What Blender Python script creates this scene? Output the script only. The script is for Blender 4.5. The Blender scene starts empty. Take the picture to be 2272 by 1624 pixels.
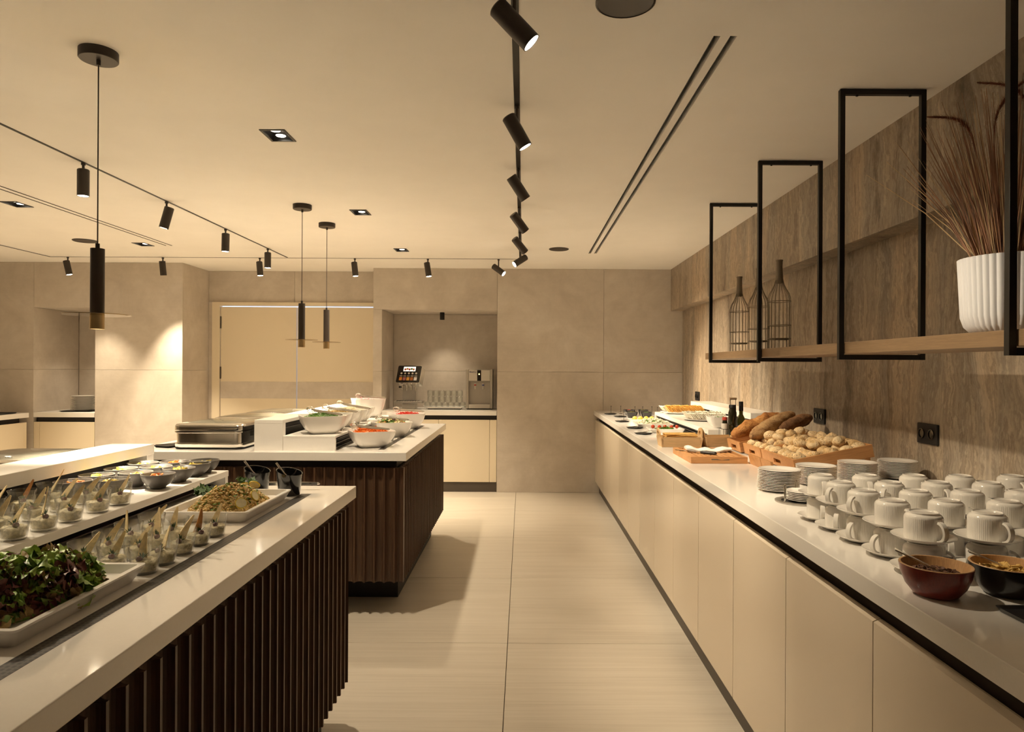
import bpy, bmesh, math, random
from mathutils import Vector, Matrix, Quaternion
sc = bpy.context.scene
C = sc.collection
PI = math.pi
R = math.radians

# ------------------------------------------------------------------ camera
# 2272 x 1624 frame, 24 mm lens, levelled, optical axis shifted a little
cam_d = bpy.data.cameras.new('camera')
cam = bpy.data.objects.new('camera', cam_d)
C.objects.link(cam)
cam_d.sensor_fit = 'HORIZONTAL'
cam_d.sensor_width = 36.0
cam_d.lens = 36.0 * 1515.0 / 2272.0
cam_d.shift_x = -24.0 / 2272.0
cam_d.shift_y = 3.0 / 2272.0
cam_d.clip_start = 0.02
cam.location = (0, 0, 1.40)
cam.rotation_euler = (Matrix.Rotation(R(90), 4, 'X') @ Matrix.Rotation(0.0052, 4, 'Z')).to_euler()
sc.camera = cam

# ------------------------------------------------------------------ world, exposure
w = bpy.data.worlds.new('world'); sc.world = w
w.use_nodes = True
w.node_tree.nodes['Background'].inputs[0].default_value = (0.55, 0.68, 1.0, 1)
w.node_tree.nodes['Background'].inputs[1].default_value = 0.9
sc.view_settings.view_transform = 'Standard'
sc.view_settings.look = 'None'
sc.view_settings.gamma = 1.0
sc.view_settings.use_curve_mapping = False
sc.view_settings.exposure = 1.3
sc.cycles.use_denoising = True
sc.cycles.max_bounces = 7; sc.cycles.diffuse_bounces = 5; sc.cycles.adaptive_threshold = 0.045; sc.cycles.glossy_bounces = 4; sc.cycles.transmission_bounces = 4; sc.cycles.transparent_max_bounces = 24
WARM = (1.0, 0.825, 0.58)
SPOT_W, DOWN_W, PEND_W, NICHE_W, UP_W = 43.0, 52.0, 38.0, 9.0, 0.0

# ------------------------------------------------------------------ helpers
class MB:
    def __init__(s): s.v = []; s.f = []
    def box(s, x0, x1, y0, y1, z0, z1):
        n = len(s.v)
        s.v += [(x0,y0,z0),(x1,y0,z0),(x1,y1,z0),(x0,y1,z0),(x0,y0,z1),(x1,y0,z1),(x1,y1,z1),(x0,y1,z1)]
        s.f += [tuple(n+i for i in q) for q in ((3,2,1,0),(4,5,6,7),(0,1,5,4),(1,2,6,5),(2,3,7,6),(3,0,4,7))]
        return s
    def loft(s, rings, cap0=True, cap1=True, closed=True):
        n = len(s.v); k = len(rings[0])
        for r in rings: s.v += [tuple(p) for p in r]
        m = k if closed else k-1
        for i in range(len(rings)-1):
            for j in range(m):
                a = n+i*k+j; b = n+i*k+(j+1) % k
                s.f.append((a, b, b+k, a+k))
        if cap0: s.f.append(tuple(n+k-1-j for j in range(k)))
        if cap1: s.f.append(tuple(n+(len(rings)-1)*k+j for j in range(k)))
        return s
    def lathe(s, prof, n=24, c=(0,0), fl=None, cap0=True, cap1=True, ring=False):
        rings = []
        if ring: prof = list(prof)+[prof[0]]; cap0 = cap1 = False
        for r, z in prof:
            rr = max(r, 1e-5)
            rings.append([(c[0]+rr*(1+(fl(j/n) if fl and r > 1e-4 else 0))*math.cos(2*PI*j/n), c[1]+rr*(1+(fl(j/n) if fl and r > 1e-4 else 0))*math.sin(2*PI*j/n), z) for j in range(n)])
        return s.loft(rings, cap0 and prof[0][0] > 1e-4, cap1 and prof[-1][0] > 1e-4)
    def cyl(s, c, r, z0, z1, n=20, r1=None):
        return s.lathe([(r, z0), (r if r1 is None else r1, z1)], n, c)
    def tube(s, pts, r, n=8, closed=False):
        pts = [Vector(p) for p in pts]; L = len(pts)
        rings = []; up = None
        for i, p in enumerate(pts):
            if closed: t = pts[(i+1) % L]-pts[i-1]
            else: t = pts[min(i+1, L-1)]-pts[max(i-1, 0)]
            t.normalize()
            if up is None: up = Vector((0,0,1)) if abs(t.z) < 0.9 else Vector((1,0,0))
            x = t.cross(up); 
            if x.length < 1e-4: x = t.cross(Vector((0.3,0.9,0.1)))
            x.normalize(); y = x.cross(t); up = y
            rr = r[i] if isinstance(r, (list, tuple)) else r
            rings.append([p + x*rr*math.cos(2*PI*j/n) + y*rr*math.sin(2*PI*j/n) for j in range(n)])
        if closed: rings.append(rings[0])
        return s.loft(rings, not closed, not closed)
    def prism(s, poly, axis, a, b):
        # polygon of 2D points extruded along axis 0/1/2 from a to b
        def P(u, v, w):
            return ((w,u,v),(u,w,v),(u,v,w))[axis]
        r0 = [P(u,v,a) for u, v in poly]; r1 = [P(u,v,b) for u, v in poly]
        return s.loft([r0, r1])
    def add(s, o, M=None):
        n = len(s.v)
        s.v += [tuple(M @ Vector(p)) for p in o.v] if M else list(o.v)
        s.f += [tuple(n+i for i in f) for f in o.f]
        return s
    def xf(s, M):
        s.v = [tuple(M @ Vector(p)) for p in s.v]; return s
    def mesh(s, name, mat=None, smooth=None):
        me = bpy.data.meshes.new(name)
        me.from_pydata(s.v, [], s.f)
        bm = bmesh.new(); bm.from_mesh(me)
        bmesh.ops.remove_doubles(bm, verts=bm.verts, dist=1e-6)
        bmesh.ops.recalc_face_normals(bm, faces=bm.faces)
        bm.to_mesh(me); bm.free()
        if mat: me.materials.append(mat)
        if smooth:
            for p in me.polygons: p.use_smooth = True
            me.set_sharp_from_angle(angle=R(smooth))
        me.update()
        return me

def obj(name, data, parent=None, loc=(0,0,0), rot=None, bevel=0, seg=2):
    o = bpy.data.objects.new(name, data)
    C.objects.link(o)
    o.parent = parent
    o.location = loc
    if rot is not None:
        if isinstance(rot, Quaternion): o.rotation_mode = 'QUATERNION'; o.rotation_quaternion = rot
        else: o.rotation_euler = rot
    if bevel:
        b = o.modifiers.new('bevel', 'BEVEL'); b.width = bevel; b.segments = seg; b.limit_method = 'ANGLE'; b.angle_limit = R(40)
    return o
def part(name, mb, mat, parent=None, loc=(0,0,0), rot=None, smooth=None, bevel=0):
    return obj(name, mb.mesh(name, mat, smooth), parent, loc, rot, bevel)
def tag(o, label, cat=None, group=None, kind=None):
    if label: o['label'] = label
    if cat: o['category'] = cat
    if group: o['group'] = group
    if kind: o['kind'] = kind
    return o
def thing(name, label, cat, loc=(0,0,0), rz=0, group=None):
    o = bpy.data.objects.new(name, None); C.objects.link(o)
    o.empty_display_size = 0.05
    o.location = loc; o.rotation_euler = (0,0,rz)
    return tag(o, label, cat, group)
def kids(o): return [x for x in CH.get(o.name, [])] if False else list(o.children)
def dup(o, parent=None, loc=None, rz=None, label=None, group=None):
    c = o.copy(); C.objects.link(c); c.parent = parent
    for ch in list(o.children): dup(ch, c)
    if loc is not None: c.location = loc
    if rz is not None: c.rotation_euler = (0,0,rz)
    if label: c['label'] = label
    if group: c['group'] = group
    return c
def struct(name, mb, mat, **k):
    o = part(name, mb, mat, **k); o['kind'] = 'structure'; return o
def sempty(name):
    o = bpy.data.objects.new(name, None); C.objects.link(o); o['kind'] = 'structure'; return o
def rrect(hx, hy, r, z, n=5, cx=0, cy=0):
    pts = []
    for qx, qy, a0 in ((1,1,0),(-1,1,90),(-1,-1,180),(1,-1,270)):
        for i in range(n+1):
            a = R(a0 + 90*i/n)
            pts.append((cx+qx*(hx-r)+r*math.cos(a), cy+qy*(hy-r)+r*math.sin(a), z))
    return pts
def aim(d):
    # rotation that turns -Z to direction d
    return Vector((0,0,-1)).rotation_difference(Vector(d).normalized())
def lerp(a, b, t): return a+(b-a)*t

# ------------------------------------------------------------------ materials
def new_mat(name):
    m = bpy.data.materials.new(name); m.use_nodes = True
    nt = m.node_tree; return m, nt, nt.nodes['Principled BSDF']
def N(nt, t, **k):
    n = nt.nodes.new(t)
    for a, b in k.items(): setattr(n, a, b)
    return n
def coords(nt, scale=(1,1,1), rnd=0.0, rot=(0,0,0)):
    tc = N(nt, 'ShaderNodeTexCoord'); mp = N(nt, 'ShaderNodeMapping')
    mp.inputs['Scale'].default_value = scale
    mp.inputs['Rotation'].default_value = rot
    if rnd:
        oi = N(nt, 'ShaderNodeObjectInfo'); mu = N(nt, 'ShaderNodeVectorMath', operation='SCALE')
        cb = N(nt, 'ShaderNodeCombineXYZ')
        for i in range(3): nt.links.new(oi.outputs['Random'], cb.inputs[i])
        nt.links.new(cb.outputs[0], mu.inputs[0]); mu.inputs['Scale'].default_value = rnd
        ad = N(nt, 'ShaderNodeVectorMath', operation='ADD')
        nt.links.new(tc.outputs['Object'], ad.inputs[0]); nt.links.new(mu.outputs[0], ad.inputs[1])
        nt.links.new(ad.outputs[0], mp.inputs[0])
    else:
        nt.links.new(tc.outputs['Object'], mp.inputs[0])
    return mp.outputs[0]
def noise(nt, vec, scale, detail=4, rough=0.55, dist=0):
    n = N(nt, 'ShaderNodeTexNoise'); nt.links.new(vec, n.inputs['Vector'])
    n.inputs['Scale'].default_value = scale; n.inputs['Detail'].default_value = detail
    n.inputs['Roughness'].default_value = rough; n.inputs['Distortion'].default_value = dist
    return n.outputs['Fac']
def ramp(nt, fac, stops):
    r = N(nt, 'ShaderNodeValToRGB'); nt.links.new(fac, r.inputs[0])
    e = r.color_ramp.elements
    while len(e) < len(stops): e.new(0.5)
    for i, (p, c) in enumerate(stops):
        e[i].position = p; e[i].color = (*c, 1)
    return r.outputs[0]
def mixc(nt, fac, a, b, mode='MIX'):
    m = N(nt, 'ShaderNodeMix', data_type='RGBA', blend_type=mode)
    if isinstance(fac, float): m.inputs[0].default_value = fac
    else: nt.links.new(fac, m.inputs[0])
    for i, x in ((6, a), (7, b)):
        if isinstance(x, tuple): m.inputs[i].default_value = (*x, 1)
        else: nt.links.new(x, m.inputs[i])
    return m.outputs[2]
def bump(nt, p, h, strength=0.2, dist=0.01):
    b = N(nt, 'ShaderNodeBump'); b.inputs['Strength'].default_value = strength; b.inputs['Distance'].default_value = dist
    nt.links.new(h, b.inputs['Height']); nt.links.new(b.outputs[0], p.inputs['Normal'])
def simple(name, col, rough=0.5, metal=0.0, spec=0.5, coat=0.0, var=0.0, vs=20, bmp=0.0, bs=80, bd=0.003, emit=None, es=1.0, trans=0.0):
    m, nt, p = new_mat(name)
    p.inputs['Base Color'].default_value = (*col, 1); p.inputs['Roughness'].default_value = rough
    p.inputs['Metallic'].default_value = metal; p.inputs['Specular IOR Level'].default_value = spec
    p.inputs['Coat Weight'].default_value = coat
    if trans: p.inputs['Subsurface Weight'].default_value = trans; p.inputs['Subsurface Radius'].default_value = (0.01,0.006,0.003)
    if var or bmp: vec = coords(nt, rnd=7.0)
    if var:
        f = noise(nt, vec, vs)
        c = ramp(nt, f, [(0.3, tuple(x*(1-var) for x in col)), (0.7, tuple(min(1, x*(1+var)) for x in col))])
        nt.links.new(c, p.inputs['Base Color'])
    if bmp: bump(nt, p, noise(nt, vec, bs), bmp, bd)
    if emit:
        p.inputs['Emission Color'].default_value = (*emit, 1); p.inputs['Emission Strength'].default_value = es
    return m
def glassy(name, tint=(1,1,1), ior=1.45, rough=0.0, amt=1.0):
    # thin clear glass: see-through with Fresnel reflection
    m = bpy.data.materials.new(name); m.use_nodes = True; nt = m.node_tree
    nt.nodes.remove(nt.nodes['Principled BSDF'])
    out = nt.nodes['Material Output']
    t = N(nt, 'ShaderNodeBsdfTransparent'); t.inputs[0].default_value = (*tint, 1)
    g = N(nt, 'ShaderNodeBsdfGlossy'); g.inputs['Roughness'].default_value = rough
    lw = N(nt, 'ShaderNodeLayerWeight'); lw.inputs['Blend'].default_value = 0.5
    pw = N(nt, 'ShaderNodeMath', operation='POWER'); nt.links.new(lw.outputs['Facing'], pw.inputs[0]); pw.inputs[1].default_value = 3.0
    fr = N(nt, 'ShaderNodeMath', operation='MULTIPLY_ADD'); nt.links.new(pw.outputs[0], fr.inputs[0]); fr.inputs[1].default_value = 0.85; fr.inputs[2].default_value = 0.06
    mx = N(nt, 'ShaderNodeMixShader')
    nt.links.new(fr.outputs[0], mx.inputs[0]); nt.links.new(t.outputs[0], mx.inputs[1]); nt.links.new(g.outputs[0], mx.inputs[2])
    nt.links.new(mx.outputs[0], out.inputs[0])
    return m
def wood(name, c0, c1, c2, rough=0.45, axis=2, fine=60, rnd=9.0, coat=0.0):
    m, nt, p = new_mat(name)
    sc_ = [fine]*3; sc_[axis] = fine*0.05
    v = coords(nt, tuple(s/10 for s in sc_), rnd=rnd)
    f1 = noise(nt, v, 3.0, 6, 0.6, 0.6)
    v2 = coords(nt, tuple(s for s in sc_), rnd=rnd)
    f2 = noise(nt, v2, 4.0, 3, 0.7)
    c = ramp(nt, f1, [(0.3, c0), (0.5, c1), (0.72, c2)])
    c = mixc(nt, 0.35, c, ramp(nt, f2, [(0.35, tuple(x*0.6 for x in c1)), (0.65, tuple(min(1, x*1.2) for x in c1))]))
    nt.links.new(c, p.inputs['Base Color']); p.inputs['Roughness'].default_value = rough
    p.inputs['Coat Weight'].default_value = coat
    bump(nt, p, f2, 0.12, 0.002)
    return m

def m_wall():
    m, nt, p = new_mat('greige_stucco_panel')
    v = coords(nt, rnd=13.0)
    a = noise(nt, v, 2.4, 7, 0.66, 0.5); b = noise(nt, v, 9.0, 5, 0.65)
    v2 = coords(nt, (1.2,1.2,22), rnd=5.0); c_ = noise(nt, v2, 2.5, 3)
    c = ramp(nt, a, [(0.3, (0.49,0.43,0.365)), (0.52, (0.595,0.53,0.455)), (0.70, (0.68,0.62,0.545))])
    c = mixc(nt, 0.25, c, ramp(nt, b, [(0.35, (0.42,0.37,0.31)), (0.7, (0.60,0.54,0.46))]))
    c = mixc(nt, 0.06, c, ramp(nt, c_, [(0.4, (0.42,0.37,0.31)), (0.65, (0.60,0.54,0.47))]))
    nt.links.new(c, p.inputs['Base Color']); p.inputs['Roughness'].default_value = 0.62
    bump(nt, p, b, 0.05, 0.004)
    return m
def m_traver():
    m, nt, p = new_mat('travertine_slab')
    # veins run up the wall (Z), wandering sideways
    base = coords(nt, (1,1,1), rnd=17.0)
    def wobble(scale, zs, amt):
        mp = N(nt, 'ShaderNodeMapping'); mp.inputs['Scale'].default_value = (1,1,zs); nt.links.new(base, mp.inputs[0])
        n = N(nt, 'ShaderNodeTexNoise'); nt.links.new(mp.outputs[0], n.inputs['Vector']); n.inputs['Scale'].default_value = scale; n.inputs['Detail'].default_value = 3
        sb = N(nt, 'ShaderNodeVectorMath', operation='MULTIPLY_ADD'); nt.links.new(n.outputs['Color'], sb.inputs[0]); sb.inputs[1].default_value = (amt,amt,0); sb.inputs[2].default_value = (-amt/2,-amt/2,0)
        return sb.outputs[0]
    def add(*vs):
        o = vs[0]
        for v in vs[1:]:
            ad = N(nt, 'ShaderNodeVectorMath', operation='ADD'); nt.links.new(o, ad.inputs[0]); nt.links.new(v, ad.inputs[1]); o = ad.outputs[0]
        return o
    def squash(v, zs):
        mp = N(nt, 'ShaderNodeMapping'); mp.inputs['Scale'].default_value = (1,1,zs); nt.links.new(v, mp.inputs[0]); return mp.outputs[0]
    w1 = wobble(1.3, 0.6, 0.34); w2 = wobble(5.0, 1.0, 0.075); w3 = wobble(18.0, 0.9, 0.016)
    warped = add(base, w1, w2, w3)
    big = noise(nt, squash(warped, 0.10), 2.0, 2, 0.5)
    mid = noise(nt, squash(warped, 0.06), 6.5, 3, 0.5)
    vein = noise(nt, squash(warped, 0.04), 18.0, 3, 0.6)
    hair = noise(nt, squash(warped, 0.04), 52.0, 3, 0.6)
    mott = noise(nt, squash(add(base, w2), 0.55), 34.0, 5, 0.75)
    def wsum(items):
        o = None
        for f_, k_ in items:
            ma = N(nt, 'ShaderNodeMath', operation='MULTIPLY_ADD'); nt.links.new(f_, ma.inputs[0]); ma.inputs[1].default_value = k_
            if o is None: ma.inputs[2].default_value = 0.0
            else: nt.links.new(o, ma.inputs[2])
            o = ma.outputs[0]
        return o
    tot = wsum([(mid,0.40),(vein,0.34),(hair,0.14),(mott,0.12)])
    c = ramp(nt, tot, [(0.34, (0.105,0.078,0.056)), (0.42, (0.25,0.195,0.145)), (0.465, (0.42,0.35,0.27)), (0.495, (0.27,0.22,0.17)), (0.525, (0.50,0.42,0.325)), (0.555, (0.33,0.275,0.215)), (0.60, (0.58,0.495,0.39)), (0.66, (0.40,0.34,0.27))])
    tint = ramp(nt, big, [(0.34, (0.66,0.62,0.58)), (0.46, (1.0,0.96,0.90)), (0.54, (0.80,0.81,0.82)), (0.64, (1.15,1.06,0.94))])
    c = mixc(nt, 1.0, c, tint, 'MULTIPLY')
    c = mixc(nt, 0.14, c, ramp(nt, mott, [(0.36, (0.10,0.08,0.06)), (0.52, (0.36,0.30,0.24)), (0.66, (0.80,0.71,0.59))]))
    nt.links.new(c, p.inputs['Base Color']); p.inputs['Roughness'].default_value = 0.42
    bump(nt, p, mott, 0.10, 0.003)
    return m
def m_floor():
    m, nt, p = new_mat('striated_stone_tile')
    v = coords(nt, (0.35, 9, 1), rnd=23.0); a = noise(nt, v, 2.2, 5, 0.62, 0.3)
    v2 = coords(nt, (0.8, 45, 1), rnd=23.0); b = noise(nt, v2, 2.4, 4, 0.65, 0.2)
    c = ramp(nt, a, [(0.25, (0.50,0.445,0.37)), (0.5, (0.57,0.515,0.435)), (0.75, (0.63,0.575,0.495))])
    c = mixc(nt, 0.35, c, ramp(nt, b, [(0.3, (0.44,0.385,0.315)), (0.6, (0.63,0.575,0.495))]))
    nt.links.new(c, p.inputs['Base Color'])
    r_ = N(nt, 'ShaderNodeMapRange'); nt.links.new(a, r_.inputs[0]); r_.inputs[3].default_value = 0.30; r_.inputs[4].default_value = 0.42
    nt.links.new(r_.outputs[0], p.inputs['Roughness'])
    bump(nt, p, b, 0.03, 0.002)
    return m
def m_grille():
    m, nt, p = new_mat('perforated_dark_steel')
    v = coords(nt, (1,1,1))
    def wave(axis, per, duty, off=0.0):
        sp = N(nt, 'ShaderNodeSeparateXYZ'); nt.links.new(v, sp.inputs[0])
        d = N(nt, 'ShaderNodeMath', operation='MULTIPLY_ADD'); nt.links.new(sp.outputs[axis], d.inputs[0]); d.inputs[1].default_value = 1/per; d.inputs[2].default_value = off
        fr = N(nt, 'ShaderNodeMath', operation='FRACT'); nt.links.new(d.outputs[0], fr.inputs[0])
        lt = N(nt, 'ShaderNodeMath', operation='LESS_THAN'); nt.links.new(fr.outputs[0], lt.inputs[0]); lt.inputs[1].default_value = duty
        return lt.outputs[0]
    x = wave(0, 0.0105, 0.55); y = wave(1, 0.0115, 0.62)
    mu = N(nt, 'ShaderNodeMath', operation='MULTIPLY'); nt.links.new(x, mu.inputs[0]); nt.links.new(y, mu.inputs[1])
    c = mixc(nt, mu.outputs[0], (0.055,0.046,0.040), (0.003,0.003,0.003))
    nt.links.new(c, p.inputs['Base Color']); p.inputs['Metallic'].default_value = 0.3; p.inputs['Roughness'].default_value = 0.4
    return m
def m_loaf(name, crust, flour, spots):
    m, nt, p = new_mat(name)
    v = coords(nt, rnd=5.0)
    a = noise(nt, v, 16, 6, 0.68, 0.6); b = noise(nt, v, 70, 5, 0.7)
    c = ramp(nt, a, [(0.30, tuple(x*0.45 for x in crust)), (0.42, crust), (0.56, tuple(lerp(x,y,0.55) for x,y in zip(crust, flour))), (0.72, flour)])
    if spots:
        vo = N(nt, 'ShaderNodeTexVoronoi'); nt.links.new(v, vo.inputs['Vector']); vo.inputs['Scale'].default_value = 150
        s = ramp(nt, vo.outputs['Distance'], [(0.22, (1,1,1)), (0.34, (0,0,0))])
        gate = ramp(nt, noise(nt, v, 60, 2), [(0.44, (0,0,0)), (0.50, (1,1,1))])
        sm = N(nt, 'ShaderNodeMath', operation='MULTIPLY'); nt.links.new(s, sm.inputs[0]); nt.links.new(gate, sm.inputs[1])
        c = mixc(nt, sm.outputs[0], c, spots)
    nt.links.new(c, p.inputs['Base Color']); p.inputs['Roughness'].default_value = 0.75
    bump(nt, p, b, 0.8, 0.006)
    return m

M = {}
M['wall'] = m_wall(); M['trav'] = m_traver(); M['floor'] = m_floor(); M['grille'] = m_grille()
M['ceil'] = simple('matt_ceiling_paint', (0.86,0.83,0.78), 0.85, var=0.02, vs=3)
M['grout'] = simple('dark_joint', (0.16,0.125,0.09), 0.8)
M['quartz'] = simple('white_quartz', (0.85,0.82,0.78), 0.09, spec=0.5, var=0.012, vs=160)
M['quartzs'] = simple('white_quartz_satin', (0.84,0.81,0.77), 0.3, var=0.012, vs=160)
M['door'] = simple('gloss_beige_lacquer', (0.70,0.60,0.47), 0.12, coat=0.25)
M['doorm'] = simple('matt_beige_laminate', (0.74,0.645,0.49), 0.45)
M['blackm'] = simple('black_metal', (0.012,0.011,0.010), 0.38, metal=0.2, spec=0.5)
M['bronze'] = simple('bronze_black_paint', (0.035,0.026,0.020), 0.42, spec=0.5)
M['blackp'] = simple('black_recess', (0.010,0.008,0.007), 0.6)
M['plinth'] = simple('dark_brown_plinth', (0.075,0.060,0.047), 0.45)
M['steel'] = simple('polished_steel', (0.72,0.69,0.64), 0.16, metal=1.0)
M['steelb'] = simple('brushed_steel', (0.52,0.49,0.45), 0.32, metal=1.0)
M['brass'] = simple('smoked_brass', (0.62,0.48,0.27), 0.33, metal=1.0)
M['china'] = simple('glazed_china', (0.82,0.79,0.74), 0.14, coat=0.3)
M['mel'] = simple('white_melamine', (0.84,0.81,0.77), 0.22)
M['greyb'] = simple('grey_stoneware', (0.125,0.117,0.11), 0.42, var=0.06, vs=30)
M['greyi'] = simple('grey_stoneware_rim', (0.27,0.255,0.235), 0.3)
M['blackc'] = simple('black_gloss_ceramic', (0.010,0.010,0.011), 0.12, coat=0.5)
M['slate'] = simple('black_slate', (0.018,0.018,0.019), 0.35)
M['walnut'] = wood('walnut', (0.050,0.024,0.013), (0.090,0.046,0.025), (0.14,0.076,0.042), 0.42, axis=2, fine=70)
M['oak'] = wood('oak_shelf', (0.20,0.125,0.066), (0.275,0.18,0.10), (0.35,0.24,0.145), 0.45, axis=1, fine=60)
M['beech'] = wood('beech', (0.50,0.235,0.085), (0.60,0.30,0.115), (0.70,0.38,0.17), 0.45, axis=0, fine=60)
M['ply'] = wood('birch_ply', (0.60,0.38,0.18), (0.70,0.47,0.24), (0.78,0.56,0.31), 0.5, axis=0, fine=60)
M['bowlw'] = wood('bamboo', (0.46,0.25,0.11), (0.58,0.34,0.16), (0.66,0.42,0.22), 0.4, axis=2, fine=80)
M['redlac'] = wood('red_lacquer_wood', (0.14,0.012,0.008), (0.21,0.020,0.012), (0.27,0.030,0.018), 0.32, axis=2, fine=90, coat=0.3)
M['blklac'] = simple('black_lacquer_wood', (0.012,0.010,0.009), 0.3, coat=0.3, var=0.4, vs=40)
M['pot'] = simple('matt_white_ceramic', (0.84,0.86,0.92), 0.5)
M['glass'] = glassy('clear_glass', (0.988,0.993,0.988))
M['disc'] = glassy('amber_acrylic', (0.80,0.68,0.46), 1.5)
M['greenglass'] = simple('green_bottle_glass', (0.13,0.16,0.015), 0.06, spec=0.8, coat=0.6)
M['darkoil'] = simple('dark_bottle_glass', (0.014,0.013,0.005), 0.06, spec=0.8, coat=0.6)
M['paper'] = simple('label_paper', (0.75,0.72,0.66), 0.6)
M['redp'] = simple('red_print', (0.45,0.05,0.03), 0.5)
M['lamp'] = simple('lamp_face', (1,1,1), 0.5, emit=(1.0,0.86,0.66), es=14.0)
M['lamps'] = simple('lamp_face_soft', (1,1,1), 0.5, emit=(1.0,0.86,0.66), es=5.0)
M['reflector'] = simple('lamp_reflector', (0.75,0.72,0.66), 0.2, metal=0.9)
# ------------------------------------------------------------------ room shell
CZ = 2.505
WT = 0.92          # buffet worktop height
def slab(parent, x0, x1, y0, y1, z0, z1, mat, name='slab', g=0.001, bev=0.0015):
    cx, cy, cz = (x0+x1)/2, (y0+y1)/2, (z0+z1)/2
    a, b, c = (x1-x0)/2-g, (y1-y0)/2-g, (z1-z0)/2-g
    return part(name, MB().box(-a,a,-b,b,-c,c), mat, parent, (cx,cy,cz), bevel=bev)

# floor: substrate + large tiles
fl = struct('floor', MB().box(-6.1, 1.95, -3.2, 8.3, -0.06, -0.0125), M['grout'])
tx = [-6.07+1.2*i for i in range(8)]; ty = [3.466+1.072*i for i in range(-6, 5)]
tm = MB().box(-0.5985,0.5985,-0.5345,0.5345,-0.012,0.0).mesh('floor_tile', M['floor'])
for x in tx[:-1]:
    for y in ty:
        if y < 8.2:
            x1 = x+0.6
            obj('floor_tile', tm, fl, (x1, y+0.536, 0), bevel=0.001, seg=1)

# ceiling with real openings for downlights and slot diffusers
DL = [(-1.178,3.27),(-1.168,4.89),(-1.155,6.46),(-3.49,4.70),(-3.47,6.23)]
SL = [(0.630,0.652,2.27,6.61),(0.685,0.707,2.27,6.61),(-3.30,-3.288,3.2,6.30),(-3.245,-3.233,3.2,6.30)]
holes = [(x-0.055,x+0.055,y-0.078,y+0.078) for x,y in DL] + SL
xs = sorted(set([-6.05,1.9]+[h[0] for h in holes]+[h[1] for h in holes]))
ys = sorted(set([-3.1,8.5]+[h[2] for h in holes]+[h[3] for h in holes]))
cb = MB()
for i in range(len(xs)-1):
    for j in range(len(ys)-1):
        mx, my = (xs[i]+xs[i+1])/2, (ys[j]+ys[j+1])/2
        if any(h[0] < mx < h[1] and h[2] < my < h[3] for h in holes): continue
        n = len(cb.v)
        cb.v += [(xs[i],ys[j],CZ),(xs[i],ys[j+1],CZ),(xs[i+1],ys[j+1],CZ),(xs[i+1],ys[j],CZ)]
        cb.f.append((n,n+1,n+2,n+3))
for h in SL:   # sides of the openings
    n = len(cb.v)
    for z in (CZ, CZ+0.05):
        cb.v += [(h[0],h[2],z),(h[1],h[2],z),(h[1],h[3],z),(h[0],h[3],z)]
    for k in range(4):
        cb.f.append((n+k, n+(k+1) % 4, n+4+(k+1) % 4, n+4+k))
ceil = struct('ceiling', cb, M['ceil'])
part('ceiling_backing', MB().box(-6.1,1.95,-3.2,8.5,CZ+0.10,CZ+0.14), M['blackp'], ceil)

# right wall: travertine slabs, projecting soffit band above
wr = sempty('wall_right')
part('wall_core', MB().box(1.82,1.95,-3.2,7.8,0,CZ), M['grout'], wr)
yj = [-3.1,-1.9,-0.7,0.5,1.7,2.9,4.1,5.3,6.5,7.65]
for a, b in zip(yj[:-1], yj[1:]):
    slab(wr, 1.787, 1.815, a, b, 0.0, 2.06, M['trav'], g=0.0004, bev=0)
    slab(wr, 1.654, 1.68, a, b, 2.04, CZ+0.01, M['trav'], g=0.0004, bev=0)
    slab(wr, 1.68, 1.80, a, b, 2.04, 2.06, M['trav'], g=0.0004, bev=0)

# back wall with drinks niche
D = 7.65
wb = sempty('wall_back')
NX0, NX1, NZ, ND = -1.58, -0.288, 2.04, 8.34
for x0,x1,z0,z1 in ((-1.68,NX0,0,1.35),(-1.68,NX0,1.35,NZ),(-1.68,NX1,NZ,CZ),(NX1,0.904,0,1.35),(NX1,0.904,1.35,CZ),(0.904,1.80,0,1.35),(0.904,1.80,1.35,CZ)):
    slab(wb, x0, x1, D, D+0.025, z0, z1, M['wall'])
part('wall_core', MB().box(-1.678,NX0-0.022,D+0.025,8.5,0,CZ).box(NX0-0.022,NX1+0.022,D+0.025,8.5,NZ+0.022,CZ).box(NX1+0.022,1.95,D+0.025,8.5,0,CZ).box(NX0-0.022,NX1+0.022,ND+0.02,8.5,0,NZ+0.03), M['wall'], wb)
for z0,z1 in ((0,1.35),(1.35,NZ)):
    slab(wb, NX0-0.02, NX0, D+0.02, ND, z0, z1, M['wall'])
    slab(wb, NX1, NX1+0.02, D+0.02, ND, z0, z1, M['wall'])
    slab(wb, NX0, NX1, ND, ND+0.02, z0, z1, M['wall'])
slab(wb, NX0, NX1, D+0.02, ND, NZ, NZ+0.02, M['wall'])

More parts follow.
